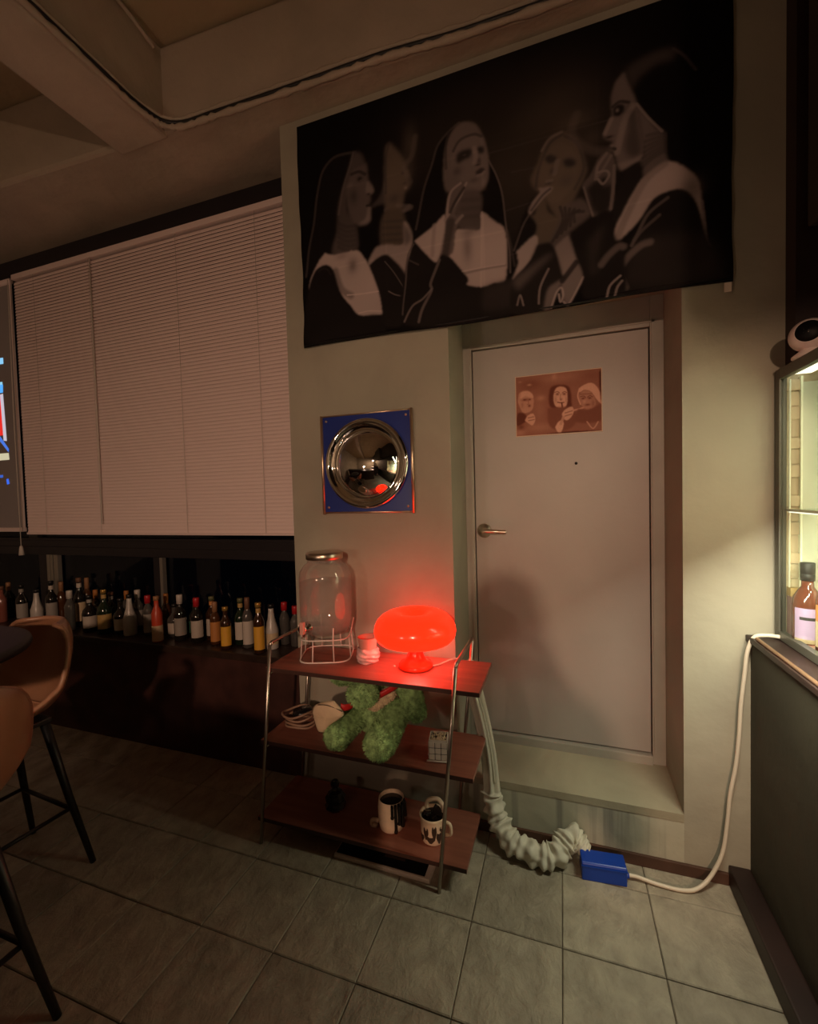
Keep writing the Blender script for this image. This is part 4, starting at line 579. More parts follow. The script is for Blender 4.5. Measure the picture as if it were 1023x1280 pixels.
# ------------------------------------------------------------------ on the top board
ZT = .777
st = thing('wire_stand', 'white wire stand holding the glass jar on the top shelf', 'stand', (-1.02, 1.755, ZT))
cx, cy = -1.02, 1.752
def ringpath(r, z, k=4.5, n=48):
    out = []
    for i in range(n):
        a = 2*PI*i/n+.35; ca, sa = math.cos(a), math.sin(a); q = (abs(math.cos(a-.35))**k+abs(math.sin(a-.35))**k)**(-1/k)
        out.append((cx+r*q*ca, cy+r*q*sa, z))
    return out
MB().tube(ringpath(.112, ZT+.004), .0035, 8, closed=True).build('base_ring', M['wire'], st)
MB().tube(ringpath(.105, ZT+.098), .0032, 8, closed=True).build('upper_ring', M['wire'], st)
for i in range(8):
    a = 2*PI*i/8+.35+PI/8; q = (abs(math.cos(a-.35))**4.5+abs(math.sin(a-.35))**4.5)**(-1/4.5)
    top = .098 if i % 2 else .155
    MB().tube([(cx+.112*q*math.cos(a), cy+.112*q*math.sin(a), ZT+.004), (cx+.105*q*math.cos(a), cy+.105*q*math.sin(a), ZT+.098), (cx+.118*q*math.cos(a)*(1 if top > .1 else .89), cy+.118*q*math.sin(a)*(1 if top > .1 else .89), ZT+top)], .003, 8).build('upright', M['wire'], st)
jar = thing('drink_dispenser', 'large lidded glass jar with a tap standing in the white wire stand', 'jar', (cx, cy, ZT+.10))
zj = ZT+.103
prof = [(.001, .004), (.07, .002), (.098, .012), (.112, .04), (.117, .08), (.117, .255), (.112, .285), (.095, .31), (.078, .322), (.074, .335), (.076, .35)]
MB().lathe(prof, 48, (cx, cy, zj), cap=False).build('glass_body', M['glass'], jar)
MB().lathe([(.001, .008), (.066, .008), (.094, .018), (.108, .045), (.113, .08), (.113, .235), (.001, .2352)], 48, (cx, cy, zj), cap=False).build('water', M['water'], jar)
MB().lathe([(.0, .338), (.080, .338), (.083, .342), (.083, .362), (.078, .369), (.05, .371), (0, .371)], 48, (cx, cy, zj)).build('lid', M['lid'], jar)
tp = MB().lathe([(0, 0), (.018, 0), (.018, .008), (.011, .012), (.011, .03), (0, .032)], 20, mtx=Matrix.Translation((cx-.018, cy-.112, zj+.055)) @ Matrix.Rotation(-.15, 4, 'Z') @ Matrix.Rotation(PI/2, 4, 'X')).build('tap', M['chrome'], jar)
MB().tube([(cx-.024, cy-.143, zj+.072), (cx-.024, cy-.147, zj+.022)], [.009, .007], 10).build('tap_spout', M['chrome'], tp)
MB().box(cx-.036, cx-.018, cy-.166, cy-.146, zj+.035, zj+.088, b=.004).build('tap_lever', M['pink'], tp)
MB().sphere((cx-.052, cy-.130, zj+.048), .012, .012, .018).build('tap_washer', M['nose'], tp)

vs = thing('ceramic_vase', 'small pink ceramic cup with a crumpled pale lower half by the lamp', 'vase', (-.806, 1.725, ZT))
MB().lathe([(.036, .058), (.038, .075), (.043, .104), (.045, .108), (.041, .109), (.036, .09), (.032, .062), (.0, .06)], 36, (-.806, 1.727, ZT), cap=False).build('upper_cup', M['vase'], vs)
def vfn(u, v):
    a = 2*PI*u; z = .062*v; r = .040+.010*math.sin(PI*v)+.0035*math.sin(5*a+7*v)*math.sin(9*v+2*a)+.003*math.sin(11*v*2+3*a)
    return (-.806+r*math.cos(a), 1.727+r*math.sin(a), ZT+z)
lw = MB().grid(vfn, 48, 16); lw.lathe([(0, .001), (.038, .001)], 24, (-.806, 1.727, ZT)); lw.build('lower_body', M['vase2'], vs)

lm = thing('mushroom_lamp', 'glowing red mushroom table lamp on the top shelf', 'lamp', (-.585, 1.722, ZT))
lc = (-.585, 1.722, ZT)
MB().lathe([(0, .0), (.068, .0), (.072, .004), (.072, .014), (.066, .022), (.050, .030), (.038, .042), (.031, .060), (.027, .085), (.026, .112), (0.012, .113), (.012, .14)], 48, lc, cap=False).build('lamp_foot', M['redstand'], lm)
so = [(.040, .212), (.050, .224), (.062, .232), (.078, .236), (.098, .234), (.120, .227), (.142, .214), (.158, .197), (.168, .176), (.171, .156), (.167, .136), (.158, .121), (.149, .114)]
si = [(r-.004, z-.004) for r, z in reversed(so[1:-1])]
dimple = [(.0005, .196), (.020, .198), (.032, .203)]
MB().lathe(dimple+so+[(.146, .116)]+si+[(.036, .207), (.030, .199), (.0005, .192)], 72, lc, cap=False).build('lamp_shade', M['shade'], lm)
MB().sphere((lc[0], lc[1], lc[2]+.155), .016).build('bulb', M['bulb'], lm)
MB().tube(smooth_path([(-.515, 1.735, ZT+.006), (-.49, 1.76, ZT+.007), (-.46, 1.80, ZT+.012), (-.445, 1.835, ZT+.006), (-.43, 1.846, ZT+.004)], 8), .003, 8).build('lamp_cord', M['cord'], lm)
MB().sphere((-.672, 1.695, ZT+.004), .005, .005, .003).build('cord_switch', M['cord'], lm)

# ------------------------------------------------------------------ middle board
ZM = .455
bear = thing('plush_bear', 'green plush bear with a red ribbon slumped on the middle shelf', 'toy', (-.78, 1.66, ZM))
def fused(balls, voxel, name, smooth=5):
    b = MB()
    for q in balls:
        if len(q) == 2:                                    # capsule between two balls
            (p, r), (p2, r2) = q
            for k in range(7):
                t = k/6; b.sphere(tuple(a+(c-a)*t for a, c in zip(p, p2)), r+(r2-r)*t, n=14, m=9)
        else: b.sphere(q[0], q[1], q[2], q[3], n=18, m=12)
    me = b.mesh(name, None); o = bpy.data.objects.new(name, me); COL.objects.link(o)
    k = o.modifiers.new('r', 'REMESH'); k.mode = 'VOXEL'; k.voxel_size = voxel
    k = o.modifiers.new('s', 'SMOOTH'); k.factor = .5; k.iterations = smooth
    dg = bpy.context.evaluated_depsgraph_get(); me2 = bpy.data.meshes.new_from_object(o.evaluated_get(dg))
    bpy.data.objects.remove(o); bpy.data.meshes.remove(me); return me2
def furry(me, m, name, parent, length=.008, n=9000, seed=1):
    """pile the surface with short tufts, all in the same mesh as the skin"""
    r = random.Random(seed); me.calc_loop_triangles()
    V = [v.co.copy() for v in me.vertices]; Nn = [v.normal.copy() for v in me.vertices]
    vs_, fs = [tuple(v) for v in V], [tuple(p.vertices) for p in me.polygons]
    tris = [tuple(t.vertices) for t in me.loop_triangles]; ar = [t.area for t in me.loop_triangles]
    for t in r.choices(tris, weights=ar, k=n):
        a, b = r.random(), r.random()
        if a+b > 1: a, b = 1-a, 1-b
        p = V[t[0]]*(1-a-b)+V[t[1]]*a+V[t[2]]*b; nn = (Nn[t[0]]+Nn[t[1]]+Nn[t[2]]).normalized()
        sw = Vector((math.sin(p.z*60+p.x*45), math.sin(p.x*70+1), -.7+math.sin(p.y*50+p.x*30)))*.55
        d = (nn+sw+Vector((r.uniform(-.4, .4), r.uniform(-.4, .4), r.uniform(-.4, .4)))).normalized()
        w = nn.cross(d); w = w.normalized()*.0019 if w.length > .01 else Vector((.0019, 0, 0))
        p = p-nn*.001; L = length*r.uniform(.6, 1.2); o = len(vs_)
        vs_ += [tuple(p-w), tuple(p+w), tuple(p+d*L+nn*.002)]; fs.append((o, o+1, o+2))
    m2 = bpy.data.meshes.new(name); m2.from_pydata(vs_, [], fs); m2.polygons.foreach_set('use_smooth', [True]*len(fs)); m2.materials.append(m); m2.update()
    o = bpy.data.objects.new(name, m2); COL.objects.link(o); attach(o, parent); return o
body = fused([((-.785, 1.735, .550), .088, .060, .092), ((-.80, 1.755, .690), .070, .045, .052), ((-.772, 1.590, .697), .066, .050, .055), (((-.785, 1.70, .695), .050), ((-.774, 1.62, .697), .052)),
              (((-.852, 1.70, .535), .048), ((-.884, 1.575, .519), .058)), (((-.668, 1.70, .580), .056), ((-.690, 1.560, .523), .064)),
              (((-.700, 1.745, .690), .036), ((-.612, 1.72, .684), .046)), (((-.612, 1.72, .684), .046), ((-.566, 1.66, .618), .040)),
              (((-.870, 1.76, .690), .036), ((-.962, 1.755, .690), .046))], .0065, 'body', 2)
furry(body, M['fur'], 'body', bear, .010, 17000, 2)
ch = fused([(((-.800, 1.668, .628), .026), ((-.745, 1.655, .632), .030)), (((-.745, 1.655, .632), .030), ((-.690, 1.68, .668), .026))], .006, 'chest_patch', 2); furry(ch, M['creamfur'], 'chest_patch', bear, .006, 1300, 3)['label'] = 'cream chest patch'
def strip(pts, w, name):
    P = smooth_path(pts, 6)
    return MB().grid(lambda u, v: tuple(P[min(len(P)-1, int(round(u*(len(P)-1))))]+Vector((0, -.004*math.sin(PI*v), (v-.5)*w))), len(P)-1, 4).build(name, M['ribbon'], bear, solid=.003)
strip([(-.735, 1.625, .668), (-.710, 1.632, .682), (-.685, 1.645, .694), (-.660, 1.668, .706), (-.645, 1.70, .712)], .026, 'ribbon')
strip([(-.852, 1.556, .650), (-.838, 1.560, .645), (-.822, 1.576, .645), (-.812, 1.60, .650)], .026, 'ribbon')
def padfn(pts, y0, t):
    c = Vector((sum(p[0] for p in pts)/len(pts), 0, sum(p[1] for p in pts)/len(pts))); b = MB()
    P = [(p.x, p.z) for p in smooth_path([(x, 0, z) for x, z in pts+pts[:1]], 5)][:-1]; n = len(P); v = []; L = [(0.0, -1.0), (.5, -.95), (.85, -.7), (1, 0), (.85, .7), (.5, .95), (0.0, 1.0)]
    f = []
    for s_, h in L:
        v += [(c.x+(x-c.x)*max(s_, .001), y0+t*h-.10*(z-c.z), c.z+(z-c.z)*max(s_, .001)) for x, z in P]
    for j in range(len(L)-1): f += [(j*n+i, j*n+(i+1) % n, (j+1)*n+(i+1) % n, (j+1)*n+i) for i in range(n)]
    return b.add(v, f, True)
pad = padfn([(-.980, .618), (-.960, .650), (-.885, .678), (-.862, .668), (-.834, .632), (-.846, .610), (-.905, .565), (-.925, .535), (-.955, .528), (-.968, .552)], 1.545, .014).build('foot_pad', M['cream'], bear); pad['label'] = 'cream flat foot pad'
MB().tube(smooth_path([(-.945, 1.532, .655), (-.90, 1.526, .662), (-.86, 1.532, .650), (-.838, 1.54, .638)], 6), .0018, 6).build('stitching', M['glaze2'], pad)

cc = thing('cable_coil', 'small coil of brown cable lying on the left of the middle shelf', 'cable', (-1.15, 1.70, ZM))
for k in range(4):
    R0 = .072+.004*math.sin(k*2.1); zz = ZM+.010+.013*k; tlt = .10+.10*k
    path = []
    for i in range(40):
        a = 2*PI*i/40; x, y = R0*math.cos(a), .8*R0*math.sin(a)
        path.append((-1.135+x+.006*k*math.cos(k), 1.695+y, zz+.008+tlt*(x+R0)*.30+.004*math.sin(3*a+k)))
    MB().tube(path, .0052, 8, closed=True).build('loop', M['coil'], cc)
MB().lathe([(0, 0), (.04, 0), (.045, .006), (.04, .02), (0, .022)], 24, mtx=Matrix.Translation((-1.13, 1.70, ZM+.058)) @ Matrix.Rotation(-.15, 4, 'Y')).build('plug', M['nose'], cc)

pz = thing('cube_pot', 'small white gridded cube pot of pebbles on the middle shelf', 'pot', (-.478, 1.635, ZM))
Rz = Matrix.Translation((-.470, 1.640, ZM+.012)) @ Matrix.Rotation(.17, 4, 'Z')
h = .036
MB().box(-h, h, -h, h, 0, .070, Rz, b=.002).build('cube_body', M['nose'], pz)
tme = MB().box(-.0108, .0108, -.0012, .0012, -.0105, .0105, b=.001).mesh('tile', M['tile_white'])
for face in range(4):
    for i in range(3):
        for j in range(3):
            mt = Rz @ Matrix.Rotation(face*PI/2, 4, 'Z') @ Matrix.Translation(((i-1)*.0238, -h-.0008, .012+j*.0235))
            o = bpy.data.objects.new('sticker', tme); COL.objects.link(o); attach(o, pz); o.matrix_basis = mt
pb = MB(); rp = random.Random(9)
for k in range(110): pb.sphere(tuple(Rz @ Vector((rp.uniform(-.029, .029), rp.uniform(-.029, .029), .070+rp.uniform(-.003, .004)))), rp.uniform(.003, .0055), n=6, m=4)
tag(pb.build('pebbles', M['pebble'], pz), kind='stuff')
rim = MB()
for f_ in range(4): rim.box(-h, h, -h, -h+.004, .066, .076, Rz @ Matrix.Rotation(f_*PI/2, 4, 'Z'))
rim.build('rim', M['tile_white'], pz)
for y in (-.022, .022): MB().tube([tuple(Rz @ Vector((-.045, y-.012, -.006))), tuple(Rz @ Vector((.045, y-.012, -.006)))], .004, 8).build('foot_bar', M['tile_white'], pz)
for x in (-.018, .018): MB().tube([tuple(Rz @ Vector((x, -.034, -.006))), tuple(Rz @ Vector((x, -.034, .002)))], .003, 8).build('foot_peg', M['tile_white'], pz)

# ------------------------------------------------------------------ bottom board
ZL = .107
m1 = thing('drip_mug', 'cream mug with black dripping glaze at the middle of the bottom shelf', 'mug', (-.690, 1.665, ZL))
c1 = (-.690, 1.665, ZL)
MB().lathe([(0, .0), (.040, .0), (.050, .008), (.056, .04), (.057, .09), (.053, .128), (.051, .130), (.048, .126), (.051, .09), (.046, .02), (0, .015)], 40, c1, cap=False).build('mug_body', M['ceramic'], m1)
MB().lathe([(0, .112), (.050, .112)], 32, c1, cap=False).build('dark_filling', M['glaze'], m1)
dg_ = MB()
for a, z0, wd in ((-1.15, .075, .010), (-.90, .015, .011), (-.62, .045, .012), (-.30, .03, .014), (.05, .06, .014)):
    P = [(c1[0]+r*math.cos(a), c1[1]+r*math.sin(a), ZL+z) for r, z in ((.050, .128), (.055, .115), (.058, (z0+.11)/2), (.058, z0+.01), (.056, z0))]
    dg_.tube(smooth_path(P, 5), [wd*.6]*16+[wd*.75]*4+[wd*.4], 8)
dg_.build('drip_glaze', M['glaze'], m1)
MB().tube(smooth_path([(c1[0]-.052, c1[1]-.02, ZL+.03), (c1[0]-.078, c1[1]-.02, ZL+.028), (c1[0]-.082, c1[1]-.02, ZL+.008), (c1[0]-.06, c1[1]-.02, ZL+.004)], 5), .009, 8).build('mug_handle', M['ceramic'], m1)
m2 = thing('patterned_mug', 'cream mug with dark pattern near the front leg on the bottom shelf', 'mug', (-.507, 1.655, ZL))
c2 = (-.507, 1.655, ZL)
MB().lathe([(0, .0), (.040, .0), (.046, .006), (.049, .04), (.050, .085), (.054, .100), (.055, .106), (.051, .108), (.046, .098), (.044, .02), (0, .015)], 40, c2, cap=False).build('mug_body', M['ceramic'], m2)
MB().lathe([(0, .096), (.046, .096)], 32, c2, cap=False).build('dark_filling', M['glaze'], m2)
pt = MB()
for a, z, rx, rz in ((-1.9, .055, .012, .022), (-1.5, .032, .018, .012), (-1.2, .062, .010, .026), (-.8, .040, .012, .020), (-.5, .068, .013, .012), (-2.3, .03, .012, .012)):
    P = [(c2[0]+.0505*math.cos(a+rx/.05*math.cos(t)), c2[1]+.0505*math.sin(a+rx/.05*math.cos(t)), ZL+z+rz*math.sin(t)*(1+.4*math.sin(3*t))) for t in [2*PI*i/14 for i in range(14)]]
    pt.add(P, [tuple(range(14))])
pt.build('dark_pattern', M['glaze2'], m2)
cr = MB(); rp = random.Random(3)
for k in range(7):
    a = rp.uniform(0, 6.28); r = rp.uniform(0, .03); s_ = rp.uniform(.010, .018)
    cr.box(-s_, s_, -s_*.7, s_*.7, -s_*.5, s_*.6, Matrix.Translation((c2[0]+r*math.cos(a), c2[1]+r*math.sin(a), ZL+.104)) @ Matrix.Rotation(a, 4, 'Z') @ Matrix.Rotation(.5, 4, 'X'), b=.003)
cr.build('dark_lumps', M['glaze'], m2)
MB().tube(smooth_path([(c2[0]-.035, c2[1]+.03, ZL+.10), (c2[0]-.03, c2[1]+.035, ZL+.128), (c2[0]+.01, c2[1]+.04, ZL+.138), (c2[0]+.036, c2[1]+.03, ZL+.120), (c2[0]+.036, c2[1]+.025, ZL+.10)], 6), .009, 8).build('rim_arch', M['ceramic'], m2)
MB().tube(smooth_path([(c2[0]+.046, c2[1]-.01, ZL+.088), (c2[0]+.074, c2[1]-.014, ZL+.084), (c2[0]+.076, c2[1]-.014, ZL+.045), (c2[0]+.046, c2[1]-.01, ZL+.034)], 6), .0065, 8).build('mug_handle', M['ceramic'], m2)
dk = thing('faceted_bottle', 'small dark faceted glass bottle in shade on the bottom shelf', 'bottle', (-.975, 1.70, ZL))
MB().lathe([(0, 0), (.040, 0), (.048, .012), (.036, .03), (.047, .045), (.036, .062), (.030, .074), (.014, .082), (.013, .098), (0, .098)], 9, (-.975, 1.70, ZL), smooth=False).build('bottle_body', M['darkglass'], dk)
MB().lathe([(0, .098), (.018, .098), (.021, .108), (.014, .122), (0, .124)], 9, (-.975, 1.70, ZL), smooth=False).build('stopper', M['darkglass'], dk)

# ------------------------------------------------------------------ on the floor
fb = thing('framed_board', 'flat black framed board with pale edges lying under the rack', 'frame', (-.70, 1.60, 0))
fm = Matrix.Translation((-.705, 1.63, 0)) @ Matrix.Rotation(-.01, 4, 'Z')
MB().box(-.208, .208, -.068, .10, .0, .010, fm, b=.002).build('lower_panel', M['paper'], fb)
MB().box(-.206, .206, -.066, .10, .011, .019, fm @ Matrix.Rotation(.03, 4, 'X') , b=.002).build('upper_panel', M['paper'], fb)
MB().box(-.199, .186, -.059, .10, .019, .0215, fm @ Matrix.Rotation(.03, 4, 'X')).build('black_sheet', M['nose'], fb)
MB().box(.00, .09, -.02, -.008, .0215, .022, fm @ Matrix.Rotation(.03, 4, 'X')).build('printed_mark', M['glaze2'], fb)

hs = thing('fabric_duct', 'crumpled sheer white fabric duct hanging down to the blue box', 'duct', (-.3, 1.86, 0))
HP = smooth_path([(-.395, 1.862, .765), (-.372, 1.868, .66), (-.335, 1.868, .50), (-.312, 1.866, .36), (-.302, 1.862, .24), (-.298, 1.858, .18), (-.268, 1.84, .10), (-.215, 1.80, .055), (-.13, 1.775, .046), (-.055, 1.778, .046), (-.015, 1.815, .070), (.018, 1.845, .092), (.045, 1.845, .072), (.070, 1.845, .050)], 14)
n = len(HP); rh = random.Random(11); ph = [rh.uniform(0, 6.28) for _ in range(n)]
rad = []
for i in range(n):
    t = i/(n-1)
    base = .033+.009*max(0, min(1, (t-.3)/.15))
    if t < .10: base = .026+.07*t
    ripple = 0 if t < .34 else .16*math.sin(i*1.02+1.3*math.sin(i*.31))+.08*math.sin(i*.53)
    if t > .93: base = .030
    rad.append(base*(1+ripple))
def hfold(i, a):
    t = i/(n-1)
    return (1+.26*math.sin(6*a+1.2*math.sin(t*9)))*(.9) if t < .34 else 1+.10*math.sin(3*a+.35*i)+.07*math.sin(5*a-.5*i)
hd_ = MB().tube(HP, rad, 40, cap=False, rfun=hfold).build('sleeve', M['hose'], hs)
MB().tube(smooth_path([(-.405, 1.865, .74), (-.34, 1.845, .60), (-.30, 1.84, .42), (-.285, 1.842, .26)], 8), .0035, 6).build('fold_seam', M['hose'], hs)

bb = thing('blue_box', 'small blue plastic box on the floor joining the duct and cable', 'box', (.13, 1.80, 0))
bt = Matrix.Translation((.132, 1.802, 0)) @ Matrix.Rotation(.09, 4, 'Z')
pr = [(-.040, 0), (-.040, .064), (-.034, .070), (.030, .070), (.042, .052), (.042, 0)]
MB().prism(pr, -.08, .08, bt @ Matrix(((0, 0, 1, 0), (1, 0, 0, 0), (0, 1, 0, 0), (0, 0, 0, 1)))).build('box_body', M['bluebox'], bb, bev=.003)
MB().box(-.082, .082, -.0425, .0, .056, .0585, bt).build('lid_seam', M['bluebox'], bb)
MB().lathe([(0, 0), (.010, 0), (.010, .012), (.0, .014)], 12, mtx=bt @ Matrix.Translation((.08, -.01, .022)) @ Matrix.Rotation(PI/2, 4, 'Y')).build('cable_gland', M['bluebox'], bb)

wc = MB().tube(smooth_path([(.220, 1.805, .020), (.255, 1.812, .016), (.32, 1.808, .009), (.40, 1.806, .009), (.455, 1.822, .016), (.505, 1.848, .055), (.545, 1.862, .14), (.562, 1.868, .25), (.572, 1.87, .36), (.590, 1.872, .47), (.600, 1.872, .58), (.606, 1.872, .70), (.616, 1.868, .82), (.622, 1.862, .90), (.640, 1.858, .956), (.672, 1.853, .968), (.712, 1.85, .967)], 10), .0068, 10).build('power_cable', M['cable'])
tag(wc, 'thick white cable running from the blue box up to the lit cabinet', 'cable')
# ================================================================== LIT CABINET ON THE RIGHT
CX0, CX1, CY0, CY1, CZ0, CZ1 = .712, 1.17, .70, 1.888, .957, 1.893
cb_ = thing('display_cabinet', 'lit glass display cabinet with a dark frame on the right ledge', 'cabinet', (.95, .8, CZ0))
fr = MB()
fr.box(CX0, CX0+.022, CY1-.030, CY1, CZ0, CZ1, b=.002); fr.box(CX0, CX0+.022, CY0, CY0+.03, CZ0, CZ1, b=.002)
fr.box(CX0, CX0+.022, CY0+.03, CY1-.03, CZ1-.035, CZ1, b=.002); fr.box(CX0, CX0+.022, CY0+.03, CY1-.03, CZ0, CZ0+.028, b=.002)
fr.build('front_frame', M['cab'], cb_)
MB().box(CX0+.022, CX1, CY0, CY1, CZ1-.012, CZ1).build('top_panel', M['cab'], cb_)
MB().box(CX0+.022, CX1, CY0, CY1, CZ0, CZ0+.012).build('bottom_panel', M['cab'], cb_)
MB().box(CX1, CX1+.012, CY0, CY1, CZ0, CZ1).build('back_panel', M['frost'], cb_)
MB().box(CX0+.022, CX1, CY0, CY0+.012, CZ0+.012, CZ1-.012).build('end_panel', M['plank'], cb_)
ep = MB().box(CX0+.022, CX1, CY1-.012, CY1, CZ0+.012, CZ1-.012).build('end_panel', M['plank'], cb_)
z = CZ0+.016; k = 0
while z < CZ1-.07:
    hgt = [.052, .040, .060, .046][k % 4]
    MB().box(CX0+.022, .775, CY1-.012-[.004, .010, .002, .007][k % 4], CY1-.012, z, z+hgt-.004, b=.0012).build('end_plank', M['plank'], ep); z += hgt; k += 1
MB().box(.776, 1.15, CY1-.022, CY1-.014, CZ0+.05, CZ1-.05, b=.001).build('green_glass_sheet', M['frost'], cb_)
MB().box(.774, .780, CY1-.026, CY1-.012, CZ0+.02, CZ1-.03).build('sheet_edge', M['shelfglass'], cb_)
MB().box(CX0+.006, CX0+.011, CY0+.03, CY1-.03, CZ0+.028, CZ1-.035).build('glass_front', M['cabglass'], cb_)
MB().box(CX0+.026, 1.15, CY0+.03, CY1-.026, 1.405, 1.412).build('glass_shelf', M['shelfclear'], cb_)
MB().box(CX0+.0235, CX0+.0258, CY0+.03, CY1-.026, 1.404, 1.413).build('shelf_edge_strip', M['shelfglass'], cb_)
MB().box(CX0+.030, 1.16, CY0+.03, CY1-.03, CZ0+.012, CZ0+.017).build('red_mat', M['redfloor'], cb_)
MB().box(.736, .80, CY0+.1, CY1-.03, CZ1-.024, CZ1-.014).build('led_strip', M['led'], cb_)
MB().box(.738, .755, CY0+.1, CY1-.03, 1.400, 1.4045).build('led_strip', M['led'], cb_)
MB().tube([(CX0+.028, CY1-.035, CZ0+.03), (CX0+.028, CY1-.035, CZ1-.04)], .003, 8).build('led_corner', M['shelfglass'], cb_)

def lathe_bottle(name, label, loc, prof, m, capm, capprof, group=None, bands=(), n=24, patch=(), cat='bottle'):
    t = thing(name, label, cat, loc, group)
    MB().lathe(prof, n, loc).build('bottle_glass', m, t)
    if capprof: MB().lathe(capprof, n, loc).build('cap', capm, t)
    def rad_at(z):
        for (r0, z0), (r1, z1) in zip(prof, prof[1:]):
            if z0 <= z <= z1 and z1 > z0: return r0+(r1-r0)*(z-z0)/(z1-z0)
        return prof[-1][0]
    for z0, z1, mm in bands:
        zs = [z0+(z1-z0)*k/4 for k in range(5)]
        MB().lathe([(rad_at(z)+.0008, z) for z in zs], n, loc, cap=False).build('neck_label', mm, t)
    for z0, z1, half, mm in patch:
        face = math.atan2(-loc[1], -loc[0])
        def fn(u, v):
            a = face+(u-.5)*2*half; z = z0+(z1-z0)*v; r = rad_at(z)+.0009
            return (loc[0]+r*math.cos(a), loc[1]+r*math.sin(a), loc[2]+z)
        MB().grid(fn, 10, 4).build('front_label', mm, t)
    return t
def mk(n, c, r=.55, **k): return mat(n, c, r, **k)
LB = dict(white=mk('label_white', (.50, .44, .38)), grey=mk('label_grey', (.30, .27, .24)), gold=mk('label_gold', (.42, .27, .09)), yellow=mk('label_yellow', (.62, .33, .03)), orange=mk('label_orange', (.5, .2, .05)), green=mk('label_green', (.03, .12, .07)), red=mk('label_red', (.45, .03, .03)), black=mk('label_black', (.015, .013, .012)), cream=mk('label_cream', (.55, .42, .26)))
GB = dict(dark=mk('bottle_dark', (.012, .010, .009), .12, coat=.5), brown=mk('bottle_brown', (.035, .014, .006), .12, coat=.5), green=mk('bottle_green', (.010, .020, .010), .12, coat=.5), clear=mk('bottle_clear_spirit', (.07, .065, .06), .08, coat=.6), amber=mk('bottle_amber', (.07, .026, .009), .1, coat=.5), white=mk('bottle_white', (.50, .46, .42), .3), redclear=mk('bottle_pink', (.22, .07, .05), .15, coat=.5), orange=mk('bottle_red_orange', (.50, .06, .025), .35))
CB = dict(cork=mk('cap_tan', (.30, .15, .07)), amber=mk('cap_orange', (.38, .14, .03)), black=mk('cap_black', (.012, .011, .01), .4), red=mk('cap_red', (.42, .015, .02), .4), white=mk('cap_white', (.50, .45, .40), .4), gold=mk('cap_gold', (.45, .28, .07), .35, metal=.5), olive=mk('cap_olive', (.12, .12, .05), .4), brown=mk('cap_brown', (.15, .07, .04)))

lp_ = (.762, 1.785, CZ0+.017)
t = lathe_bottle('whisky_bottle', 'stout amber bottle with lilac label and black cap in the lit cabinet', lp_,
    [(.001, .004), (.036, 0), (.040, .006), (.040, .125), (.037, .150), (.026, .172), (.017, .185), (.0155, .215)], M['amber'], LB['black'],
    [(.001, .205), (.019, .205), (.0195, .225), (.018, .227), (.0195, .229), (.0195, .262), (.018, .264), (.001, .264)], patch=((.018, .118, .85, M['lilac']), (.004, .018, .85, LB['cream'])))
lp2 = (.772, 1.675, CZ0+.017)
lathe_bottle('whisky_bottle', 'amber bottle with an orange and cream label at the right edge in the cabinet', lp2,
    [(.001, .004), (.032, 0), (.035, .006), (.035, .16), (.030, .185), (.015, .21), (.0135, .26)], M['amber'], LB['gold'],
    [(.001, .25), (.016, .25), (.016, .285), (.001, .285)], patch=((.02, .10, 1.2, LB['cream']), (.10, .15, 1.2, LB['orange'])))
MB().grid(lambda u, v: (lp_[0]+.0415*math.cos(math.atan2(-lp_[1], -lp_[0])+(u-.45)*1.1), lp_[1]+.0415*math.sin(math.atan2(-lp_[1], -lp_[0])+(u-.45)*1.1), lp_[2]+.080+.010*v), 10, 1).build('label_print', LB['black'], t)
bx = thing('carton', 'small orange and brown carton behind the lilac labelled bottle', 'box', (.748, 1.845, CZ0+.017))
MB().box(.737, .765, 1.835, 1.862, CZ0+.017, CZ0+.155, b=.001).build('carton_body', mk('carton_brown', (.25, .13, .12)), bx)
MB().box(.7365, .7655, 1.8345, 1.8625, CZ0+.156, CZ0+.185, b=.001).build('carton_lid', LB['gold'], bx)

# camera on the cabinet
sc = thing('security_camera', 'white ball security camera with black face on the cabinet top', 'camera', (.745, 1.73, CZ1))
cc0 = Vector((.742, 1.735, CZ1+.068)); fd = Vector((-.42, -.86, .10)).normalized()
q = Vector((0, 0, 1)).rotation_difference(fd).to_matrix().to_4x4()
MB().sphere(tuple(cc0), .052, .052, .050, 28, 18).build('camera_ball', M['whitecam'], sc)
MB().lathe([(.034, .0395), (.030, .043), (.018, .0495), (.0005, .0525)], 28, mtx=Matrix.Translation(cc0) @ q @ Matrix.Scale(1.0, 4), cap=False).build('black_face', M['camface'], sc)
MB().lathe([(.0365, .036), (.0345, .0405), (.0325, .0405), (.033, .036)], 28, mtx=Matrix.Translation(cc0) @ q, cap=False).build('face_ring', M['whitecam'], sc)
MB().lathe([(0, 0), (.044, 0), (.044, .006), (.026, .020), (.022, .034), (0, .036)], 28, (cc0.x, cc0.y, CZ1)).build('camera_base', M['whitecam'], sc)

